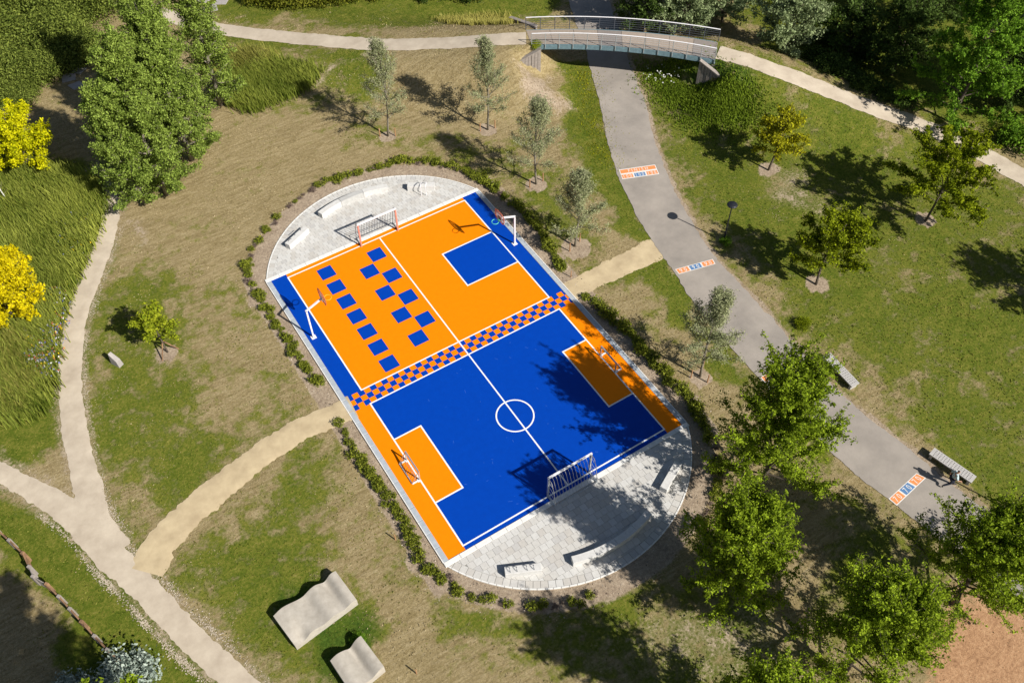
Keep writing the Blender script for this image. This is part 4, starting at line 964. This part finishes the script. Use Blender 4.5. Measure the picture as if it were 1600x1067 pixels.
# trees on the right lawn
for px, py, H, R, sd, nlf, mt, lean, lab in [(1200, 266, 4.9, 2.3, 1, 7000, 'olive', (.75, .1), 'smallest round tree on the right lawn, yellowish, leaning right'), (1446, 345, 7.2, 3.9, 2, 20000, 'darkolive', (.5, .2), 'largest round tree on the right lawn, touching the gravel path'), (1275, 445, 6.2, 3.1, 3, 12000, 'darkolive', (.5, .0), 'middle round tree on the right lawn, nearest the lamp post')]:
    tree('lawn_tree', ground(px, py), lab, 'tree', 'r%d' % sd, M[mt], M['bark'], group='round trees on the right lawn', seed=70+sd, H=H, th=1.5, R=R, kind='round', nl=30, nleaf=int(nlf*1.2), lsize=(.13, .24), rise=.45, cl=.34, tr=.09, lean=lean, rough=.35)
tree('lawn_tree', (37.5, -33.2, 0), 'round tree beyond the right edge of the picture, seen by its shadow', 'tree', 'r3', M['darkolive'], M['bark'], rz=2, sc=(1.1, 1.1, 1.1), group='round trees on the right lawn')
# big trees at lower right
for x, y, H, R, sd, nlf, mt, lab in [(9.6, -30.4, 11.2, 5.6, 1, 74000, 'mid', 'big spreading tree nearest the lower right corner of the court'), (3.3, -34.4, 10.0, 4.6, 2, 60000, 'mid', 'big tree below the curved bench in shade'), (5.6, -41.2, 10.2, 5.0, 3, 56000, 'mid', 'big tree at the bottom edge between the shade and bare soil'), (13.4, -41.6, 8.8, 5.9, 4, 70000, 'mid', 'big tree at the lower right corner beside the road end')]:
    tree('park_tree', (x, y, 0), lab, 'tree', 'b%d' % sd, M[mt], M['bark'], group='big trees at the lower right', seed=90+sd, H=H, th=.9, R=R, kind='cone', nl=70, nleaf=nlf, lsize=(.09, .18), rise=.7, cl=.31, tr=.16, twig=1.15, rough=.55)
tree('park_tree', (-1.4, -41.5, 0), 'big tree just beyond the bottom edge, seen by its shade', 'tree', 'b2', M['mid'], M['bark'], rz=2.2, group='big trees at the lower right')
for x, y, lab in ((-24.6, -31.4, 'tall tree beyond the lower left corner, seen by its shade'), (-22.8, -36.0, 'tall tree farther beyond the bottom edge, seen by its shade'), (-28.2, -29.5, 'tall tree beyond the left of the lower edge, seen by its shade')):
    tree('tall_tree', (x, y, 0), lab, 'tree', 'ta', M['mid'], M['bark'], rz=x, group='tall trees beyond the lower left corner', seed=130, H=17.5, th=11.5, R=3.2, kind='round', nl=40, nleaf=24000, lsize=(.15, .26), rise=.4, cl=.42, tr=.2)
# trees top right
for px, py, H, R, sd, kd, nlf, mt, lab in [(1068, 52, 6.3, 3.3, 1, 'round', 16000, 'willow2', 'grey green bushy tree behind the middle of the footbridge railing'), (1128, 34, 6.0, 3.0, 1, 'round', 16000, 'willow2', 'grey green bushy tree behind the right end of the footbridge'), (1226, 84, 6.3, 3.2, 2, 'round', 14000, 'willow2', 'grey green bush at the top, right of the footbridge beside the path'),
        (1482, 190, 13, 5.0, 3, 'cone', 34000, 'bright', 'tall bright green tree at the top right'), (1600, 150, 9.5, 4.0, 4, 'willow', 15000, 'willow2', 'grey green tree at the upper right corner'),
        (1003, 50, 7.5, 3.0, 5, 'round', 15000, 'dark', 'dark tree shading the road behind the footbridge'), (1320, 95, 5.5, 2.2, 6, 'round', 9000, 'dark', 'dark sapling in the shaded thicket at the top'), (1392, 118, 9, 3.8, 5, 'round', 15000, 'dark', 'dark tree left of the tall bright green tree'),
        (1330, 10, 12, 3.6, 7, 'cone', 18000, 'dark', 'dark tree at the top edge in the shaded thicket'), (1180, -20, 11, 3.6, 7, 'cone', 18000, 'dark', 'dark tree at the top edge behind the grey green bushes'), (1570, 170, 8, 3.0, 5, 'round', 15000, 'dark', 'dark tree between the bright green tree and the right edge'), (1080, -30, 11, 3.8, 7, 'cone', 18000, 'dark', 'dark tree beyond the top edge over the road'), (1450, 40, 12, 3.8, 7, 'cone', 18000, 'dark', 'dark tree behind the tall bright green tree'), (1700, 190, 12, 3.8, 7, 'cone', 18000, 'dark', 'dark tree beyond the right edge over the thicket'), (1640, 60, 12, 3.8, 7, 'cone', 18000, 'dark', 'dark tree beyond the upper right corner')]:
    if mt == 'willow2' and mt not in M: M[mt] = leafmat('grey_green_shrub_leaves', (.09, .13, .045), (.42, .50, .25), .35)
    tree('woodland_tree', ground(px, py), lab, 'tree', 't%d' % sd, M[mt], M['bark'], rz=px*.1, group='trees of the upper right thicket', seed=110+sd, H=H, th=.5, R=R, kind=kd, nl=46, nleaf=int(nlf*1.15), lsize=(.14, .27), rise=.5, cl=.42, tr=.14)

# shrubs: one mesh each, copied along the plantings
def shrub_mesh(seed, R, H, n, lsize, cl=.5, gaps=.2, up=.4):
    rg = np.random.RandomState(seed); k = max(6, int(30*(R/.5)**1.2)); C = []; V_ = []; st = MB()
    for i in range(k):
        a = rg.rand()*6.283; r_ = R*math.sqrt(rg.rand()); z = H*(.25+.65*rg.rand())*math.sqrt(max(.1, 1-(r_/R)**2*.7)); C.append((r_*math.cos(a), r_*math.sin(a), z)); V_.append(.5+.2*rg.randn())
        st.tube([(0, 0, -.05), (r_*.5*math.cos(a), r_*.5*math.sin(a), z*.6), C[-1]], [.012, .008, .004], 3, False)
    C = np.array(C); S = np.full((k, 3), R*.19); V, Q, v = leaves(C, S, np.full(k, max(1, n//k)), lsize, rg, np.array(V_), up=up)
    ns = len(V); SV = np.array(st.v); SF = [f for f in st.f]
    V[:, 2] = np.maximum(V[:, 2], .01)
    me = mesh_np('shrub', V, Q, v); return me, st.mesh('stems')
def shrub(key, base, label, cat, mat, rz, sc, group=None, name='hedge_shrub', **kw):
    if key not in protos: protos[key] = shrub_mesh(**kw)
    me, st = protos[key]
    if not me.materials: me.materials.append(mat); st.materials.append(M['bark'])
    g = thing(name, label, cat, tuple(base), rz, group); g.scale = sc
    link('foliage', me, None, g); link('stems', st, None, g)
def along(pts, step, fn, jit=.12):
    P = catmull([ground(*p)[:2] for p in pts], .1); d = np.r_[0, np.cumsum(np.linalg.norm(np.diff(P, axis=0), axis=1))]; t = .1
    while t < d[-1]:
        x, y = np.interp(t, d, P[:, 0])+rnd.gauss(0, jit), np.interp(t, d, P[:, 1])+rnd.gauss(0, jit); fn(x, y, t/d[-1]); t += step*rnd.uniform(.75, 1.3)
def hedge(pts, step, lab, grp, smin=.8, smax=1.2, dead=0):
    step *= .82
    def f(x, y, t):
        i_ = rnd.randrange(3); s_ = rnd.uniform(smin*.75, smax*1.02)*.84; dd = rnd.random() < dead
        if rnd.random() < .05: return
        if dd: shrub('d%d' % i_, (x, y, 0), 'low purplish half bare shrub in the planting '+lab, 'shrub', M['dead'], rnd.uniform(0, 6), (s_*.9, s_*.9, s_*.8), 'half bare shrubs '+grp, seed=170+i_, R=.34, H=.45, n=170, lsize=(.06, .13))
        else: shrub('h%d' % i_, (x, y, 0), 'low green shrub in the hedge '+lab, 'shrub', M['hedge'], rnd.uniform(0, 6), (s_, s_, s_*rnd.uniform(.8, 1.2)), 'green shrubs '+grp, seed=160+i_, R=.40, H=.62, n=420, lsize=(.08, .16))
    along(pts, step, f)
hedge([(392, 410), (398, 386), (412, 368), (435, 342), (455, 322), (478, 304), (497, 292)], .52, 'at the upper left bend of the court', 'at the upper left bend', .65, 1.0, .62)
hedge([(500, 290), (520, 283), (550, 275), (600, 261), (643, 253), (675, 256), (719, 266), (753, 281)], .42, 'round the top end of the court', 'round the top end', .8, 1.15, .1)
hedge([(753, 281), (785, 307), (812, 325), (838, 354), (857, 380), (868, 405), (880, 425)], .36, 'along the upper right side of the court', 'along the upper right side', .85, 1.25, .03)
hedge([(390, 412), (389, 440), (402, 460), (408, 472), (427, 495), (446, 526), (467, 557), (485, 586), (503, 611)], .36, 'along the upper left side of the court', 'along the upper left side', .75, 1.05, .12)
hedge([(526, 662), (540, 680), (556, 706), (579, 738), (600, 772), (621, 804), (640, 838), (655, 869), (671, 892), (700, 912), (722, 925)], .36, 'along the lower left side of the court', 'along the lower left side', .75, 1.05, .06)
hedge([(722, 925), (760, 940), (820, 948), (880, 945), (940, 925)], .5, 'round the bottom end of the court', 'round the bottom end', .6, .9, .4)
hedge([(915, 462), (930, 478), (951, 494), (977, 516), (1003, 546), (1030, 574), (1056, 602), (1077, 625), (1096, 655), (1112, 690)], .34, 'along the lower right side of the court', 'along the lower right side', .9, 1.4, .04)
hedge([(1120, 700), (1122, 740), (1112, 785), (1090, 825)], .5, 'round the lower right bend of the court', 'round the lower right bend', .8, 1.1, .2)
# dark thicket top left
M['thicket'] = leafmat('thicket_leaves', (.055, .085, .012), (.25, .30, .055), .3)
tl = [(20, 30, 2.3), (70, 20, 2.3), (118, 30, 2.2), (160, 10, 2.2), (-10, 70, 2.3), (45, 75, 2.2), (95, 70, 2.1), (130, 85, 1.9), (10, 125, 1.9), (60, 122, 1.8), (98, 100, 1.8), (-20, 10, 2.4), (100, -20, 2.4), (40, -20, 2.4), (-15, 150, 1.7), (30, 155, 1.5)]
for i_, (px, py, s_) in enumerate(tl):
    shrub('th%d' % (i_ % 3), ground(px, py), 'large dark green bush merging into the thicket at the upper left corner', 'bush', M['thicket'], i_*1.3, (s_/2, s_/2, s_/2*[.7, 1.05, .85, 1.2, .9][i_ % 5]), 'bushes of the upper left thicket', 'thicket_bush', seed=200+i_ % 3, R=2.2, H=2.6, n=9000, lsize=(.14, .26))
M.setdefault('olivebush', leafmat('yellow_green_bush_leaves', (.06, .08, .008), (.27, .27, .03), .3))
for i_, (px, py, s_) in enumerate([(400, 2, 1), (425, 6, .9), (450, 8, 1.15), (478, 6, 1), (505, 4, 1.1), (532, 2, .9), (560, -3, .9), (590, -8, 1)]):
    shrub('ob%d' % (i_ % 2), ground(px, py), 'yellowish green bush in the row at the top edge left of the footbridge', 'bush', M['olivebush'], i_*1.7, (s_, s_, s_), 'row of bushes at the top edge', 'row_bush', seed=220+i_ % 2, R=1.15, H=1.7, n=2600, lsize=(.13, .24))
for i_, (px, py, s_) in enumerate([(665, -6, 1), (690, -8, 1), (735, -4, 1.2), (765, -12, 1.2)]):
    shrub('db', ground(px, py), 'dark bush poking in at the top edge above the upper gravel path', 'bush', M['dark'], i_*1.7, (s_, s_, s_), 'dark bushes at the top edge', 'dark_bush', seed=230, R=1.1, H=1.5, n=2200, lsize=(.13, .24))
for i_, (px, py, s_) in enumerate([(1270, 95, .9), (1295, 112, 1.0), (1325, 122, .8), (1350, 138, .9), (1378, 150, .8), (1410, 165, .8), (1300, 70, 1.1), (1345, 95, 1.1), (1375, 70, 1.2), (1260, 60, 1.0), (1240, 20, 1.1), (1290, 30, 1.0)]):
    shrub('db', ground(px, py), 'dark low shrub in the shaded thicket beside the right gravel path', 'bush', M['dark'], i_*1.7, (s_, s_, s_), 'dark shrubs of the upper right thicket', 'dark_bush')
for px, py, s_, mt, lab, key in [(1592, 225, 1.3, 'bright', 'glossy green bush at the right edge below the path trees', 'br'), (1133, 379, .32, 'bright', 'small green bush at the foot of the lamp post', 'br'), (205, 1062, 1.1, 'silver', 'silvery leaved bush at the bottom edge by the timber fence', 'si'), (120, 1085, .8, 'silver', 'smaller silvery bush left of the other at the bottom edge', 'si'), (1253, 508, .4, 'darkolive', 'little dark shrub with pale flowers alone on the right lawn', 'do'), (838, 78, .35, 'lime', 'green and yellow flowering bush beside the left end of the footbridge', 'li'), (560, 1000, .3, 'bright', 'leafy weeds growing between the two wavy slabs', 'br')]:
    shrub(key+'x', ground(px, py), lab, 'bush', M[mt], 1.0, (s_, s_, s_), None, 'garden_bush', seed=240+len(key)+ord(key[0]), R=1.2, H=1.5, n=3000, lsize=(.12, .22))
# the bare birch by the reeds
b = ground(14, 318); g = thing('birch_sapling', 'thin white stemmed sapling, nearly bare, at the edge of the reeds', 'sapling', tuple(b)); tb = MB().tube([(0, 0, 0), (-.05, .05, 1.6), (.03, 0, 3.2)], [.05, .035, .01], 6)
tb.build('trunk', M['kerbw'], g)
lb = MB()
for k in range(14):
    a = k*2.4; z = .9+k*.16; lb.tube([(0, 0, z), (.45*math.cos(a), .45*math.sin(a), z+.4)], [.012, .004], 3, False)
lb.build('twigs', M['bark2'], g)

M['weed'] = leafmat('lush_weeds', (.05, .09, .006), (.21, .29, .025), .3)
# ------------------------------------------------------------------ reeds, flowers, grass (nobody could count these)
def scatter(poly, n, seed, feather=.3):
    P = [ground(*p)[:2] for p in poly]; A = np.array(P); rg = np.random.RandomState(seed); mn, mx = A.min(0), A.max(0)
    X = mn[0]+(mx[0]-mn[0])*rg.rand(n*3); Y = mn[1]+(mx[1]-mn[1])*rg.rand(n*3); k = inpoly(X, Y, P); X, Y = X[k][:n], Y[k][:n]; return X+rg.randn(len(X))*feather, Y+rg.randn(len(X))*feather
def blades(name, X, Y, h, wd, mat, seed, lean=(.25, .1), val=.5, vs=.25, label=None, cat=None, patchy=0, thin=None):
    rg = np.random.RandomState(seed); n = len(X); Z = height(X, Y); hh = h*(.6+.7*rg.rand(n))
    if patchy:
        pv = np.sin(X*.9+1.3*np.sin(Y*.7))*np.cos(Y*.8+X*.3)
        hh *= 1+.25*pv
    else: pv = np.zeros(n)
    a = rg.rand(n)*6.283; W = np.stack([np.cos(a), np.sin(a)], 1)*wd*(.6+.8*rg.rand(n))[:, None]
    L = (np.array(lean)+rg.randn(n, 2)*.22)*hh[:, None]
    B = np.c_[X, Y, Z-.02]; T = B+np.c_[L, hh]; Md = B+np.c_[L*.35, hh*.6]
    V = np.stack([B-np.c_[W*.5, np.zeros(n)], B+np.c_[W*.5, np.zeros(n)], Md+np.c_[W*.45, np.zeros(n)], T+np.c_[W*.08, np.zeros(n)], T-np.c_[W*.08, np.zeros(n)], Md-np.c_[W*.45, np.zeros(n)]], 1).reshape(-1, 3)
    i = np.arange(n)*6; Q = np.concatenate([np.stack([i, i+1, i+2, i+5], 1), np.stack([i+5, i+2, i+3, i+4], 1)])
    v = np.clip(val+rg.randn(n)*vs+.22*pv, 0, 1); o = link(name, mesh_np(name, V, Q, np.r_[v, v]), mat, kind='stuff')
    o['label'] = label; o['category'] = cat; return o
lr = [(-60, 240), (60, 262), (110, 280), (160, 282), (168, 318), (150, 375), (128, 425), (106, 470), (92, 530), (88, 600), (70, 650), (20, 665), (-80, 650)]
X_, Y_ = scatter(lr, 42000, 1); blades('reeds', X_, Y_, .95, .055, M['reed'], 2, (-.10, .35), .52, .28, 'tall green reeds filling the bank between the golden trees and the left path', 'reeds', 1)
X_, Y_ = scatter([(-60, 520), (40, 530), (70, 600), (40, 650), (-60, 660)], 7000, 3); blades('reeds', X_, Y_, .9, .05, M['reedy'], 4, (-.10, .35), .4, .25, 'yellowing reeds at the lower left of the reed bank', 'reeds', 1)
X_, Y_ = scatter([(372, 118), (420, 100), (470, 103), (500, 116), (478, 142), (440, 160), (395, 178), (362, 166), (350, 140)], 9000, 5); blades('reeds', X_, Y_, .85, .055, M['reed'], 6, (-.1, .3), .42, .22, 'green reed patch to the right of the poplars', 'reeds', 1)
X_, Y_ = scatter([(322, 88), (400, 84), (440, 100), (380, 118), (330, 120)], 5500, 7); blades('reeds', X_, Y_, .8, .05, M['reedy'], 8, (-.1, .3), .4, .25, 'yellowish reeds behind the green reed patch', 'reeds', 1)
X_, Y_ = scatter([(680, 30), (780, 24), (806, 34), (800, 44), (700, 38)], 3500, 9); blades('dry_grass', X_, Y_, .45, .05, M['reedy'], 10, (-.1, .2), .8, .2, 'tall straw coloured grass above the upper path left of the footbridge', 'tall grass')
X_, Y_ = scatter([(1030, 108), (1090, 112), (1140, 130), (1190, 155), (1160, 205), (1080, 190), (1040, 150), (1005, 110)], 13000, 11, .9); blades('bank_weeds', X_, Y_, .20, .07, M['weed'], 12, (-.1, .1), .68, .25, 'lush weeds on the bank below the right wing wall', 'weeds', 1)
X_, Y_ = scatter([(905, 108), (922, 112), (940, 180), (962, 270), (930, 250), (915, 180)], 3500, 13, .7); blades('bank_weeds', X_, Y_, .10, .06, M['olive'], 14, (-.1, .1), .45, .25, 'olive weeds on the verge left of the road below the footbridge', 'weeds', 1)
def flowers(poly, n, cols, seed, label):
    X, Y = scatter(poly, n, seed); rg = np.random.RandomState(seed)
    for k, c in enumerate(cols):
        x, y = X[k::len(cols)], Y[k::len(cols)]; C = np.c_[x, y, height(x, y)+.35+.35*rg.rand(len(x))]
        V, Q, v = leaves(C, np.full((len(C), 3), .03), np.full(len(C), 3), (.07, .13) if len(poly) < 6 or n > 100 else (.05, .09), rg, np.full(len(C), .5), up=1.2, aspect=.9)
        o = link('wild_flowers', mesh_np('wild_flowers', V, Q, v), M['flower'][c], kind='stuff'); o['label'] = c+' wild flowers '+label; o['category'] = 'wild flowers'
flowers([(60, 470), (104, 455), (98, 520), (88, 590), (55, 600), (50, 540)], 900, ['blue', 'white', 'yellow', 'blue', 'red'][:4]+['red'], 21, 'among the reeds beside the left gravel path')
flowers([(100, 350), (140, 345), (130, 400), (105, 400)], 150, ['blue', 'yellow'], 22, 'in the reeds between the two golden trees')
flowers([(1010, 112), (1032, 112), (1062, 128), (1040, 136), (1005, 130)], 40, ['white'], 23, 'on the bank right of the road below the footbridge')
def pebbles(line, off, n, spread, seed, size, label, t0=0, t1=1):
    rg = np.random.RandomState(seed); T = np.gradient(line, axis=0); T /= np.linalg.norm(T, axis=1)[:, None]
    kf = (t0+(t1-t0)*rg.rand(n))*(len(line)-2); k = kf.astype(int); line = np.concatenate([line, line[-1:]]); fr = (kf-k)[:, None]; side = np.stack([-T[k, 1], T[k, 0]], 1)
    cl_ = .5+.5*np.sin(k*.35+np.sin(k*.11)*3); keep = rg.rand(n) < cl_+.15
    P = (line[k]*(1-fr)+line[k+1]*fr+side*(off+np.abs(rg.randn(n))[:, None]*spread*np.sign(off))+rg.randn(n, 2)*.05)[keep]; n = len(P)
    B = np.c_[P, height(P[:, 0], P[:, 1])+.02]; s_ = size*(.4+rg.rand(n))[:, None]; a = rg.rand(n)*6.28
    c = [np.c_[np.cos(a+q), np.sin(a+q), np.zeros(n)]*s_*(.7+.5*rg.rand(n))[:, None] for q in (0, 1.57, 3.14, 4.71)]
    V = np.stack([B+c[0], B+c[1], B+c[2], B+c[3], B+np.c_[np.zeros((n, 2)), s_[:, 0]*.7]], 1).reshape(-1, 3); i = np.arange(n)*5
    Q = np.concatenate([np.stack([i+a_, i+b_, i+4], 1) for a_, b_ in ((0, 1), (1, 2), (2, 3), (3, 0))]); v = rg.rand(n)
    o = link('loose_stones', mesh_np('loose_stones', V, Q, np.tile(v, 4)), M['pebble'], kind='stuff'); o['label'] = label; o['category'] = 'stones'
M['pebble'] = leafmat('pale_shell_gravel', (.26, .215, .15), (.52, .45, .36), 0)
pebbles(pDiag, -.98, 4200, .16, 41, .034, 'loose pale stones along the fence side of the diagonal gravel path', .3, 1)
pebbles(pDiag, .86, 2200, .2, 42, .032, 'loose pale stones along the court side of the diagonal gravel path', .35, 1)
pebbles(pLeft, .78, 2200, .22, 43, .032, 'loose pale stones along the meadow side of the left gravel path', .2, 1)
pebbles(pLeft, -.78, 900, .15, 44, .03, 'loose pale stones along the reed side of the left gravel path', .2, 1)
# clods on the planting soil round the court and on the bare earth
rg = np.random.RandomState(9); n = 16000
X_ = -11.5+23*rg.rand(n); Y_ = -32+41*rg.rand(n); od_ = oval_dist(X_, Y_); k = (od_ > .12) & (od_ < 1.5+.3*rg.rand(n)); C_ = np.c_[X_[k], Y_[k], .015+0*X_[k]]
V, Q, v = leaves(C_, np.full((len(C_), 3), .01), np.full(len(C_), 1), (.03, .11), rg, rg.rand(len(C_)), up=1.0, aspect=.8)
V[:, 2] = np.maximum(V[:, 2], .004); M['clod'] = leafmat('soil_crumbs', (.10, .075, .055), (.52, .44, .35), 0)
o = link('soil_crumbs', mesh_np('soil_crumbs', V, Q, v), M['clod'], kind='stuff'); o['label'] = 'crumbly soil and bark bits in the planting strip round the court'; o['category'] = 'soil'
# short grass tufts over the whole lawn
rg = np.random.RandomState(77); n = 300000
X_ = -34+106*rg.rand(n); Y_ = -50+100*rg.rand(n)
vx = np.stack([X_-CAM[0], Y_-CAM[1], np.zeros(n)-CAM[2]], 1); dep = vx@FW; u_ = 800+F*(vx@RT)/dep; v_ = 533-F*(vx@UP)/dep
keep = (u_ > -60) & (u_ < 1660) & (v_ > -60) & (v_ < 1130) & (oval_dist(X_, Y_) > 1.5)
X_, Y_ = X_[keep], Y_[keep]
for L, wd in ((pDiag, .66), (pLeft, .60), (pConn, .68), (pConnR, .68), (pathL[:, :2], .66), (pathR[:, :2], .7)):
    d, _ = pdist(X_, Y_, list(L[::4])); k = d > wd+rg.rand(len(d))*.25; X_, Y_ = X_[k], Y_[k]
rp = list(rLk)+list(rRk[::-1]); k = ~inpoly(X_, Y_, rp); X_, Y_ = X_[k], Y_[k]
r_, g_, bb_ = masks(X_, Y_); r_ = np.clip(r_+.25*np.sin(X_*1.1+np.sin(Y_*.8)*2)*np.cos(Y_*.9), 0, 1)
k = rg.rand(len(X_)) > g_*1.1; X_, Y_, r_, bb_ = X_[k], Y_[k], r_[k], bb_[k]
gm = r_+.25*(rg.rand(len(r_))-.5) > .5
M['tuft'] = leafmat('short_grass', (.065, .085, .010), (.26, .255, .055), .2); M['straw'] = leafmat('dry_straw_grass', (.17, .13, .062), (.52, .43, .26), .15)
blades('short_grass', X_[gm], Y_[gm], .07, .08, M['tuft'], 31, (-.05, .1), .45, .28, 'short green grass of the lawns round the court', 'grass', 1)
blades('dry_grass', X_[~gm], Y_[~gm], .06, .07, M['straw'], 32, (-.05, .1), .40, .28, 'dry straw coloured grass of the parched meadow', 'grass', 1)
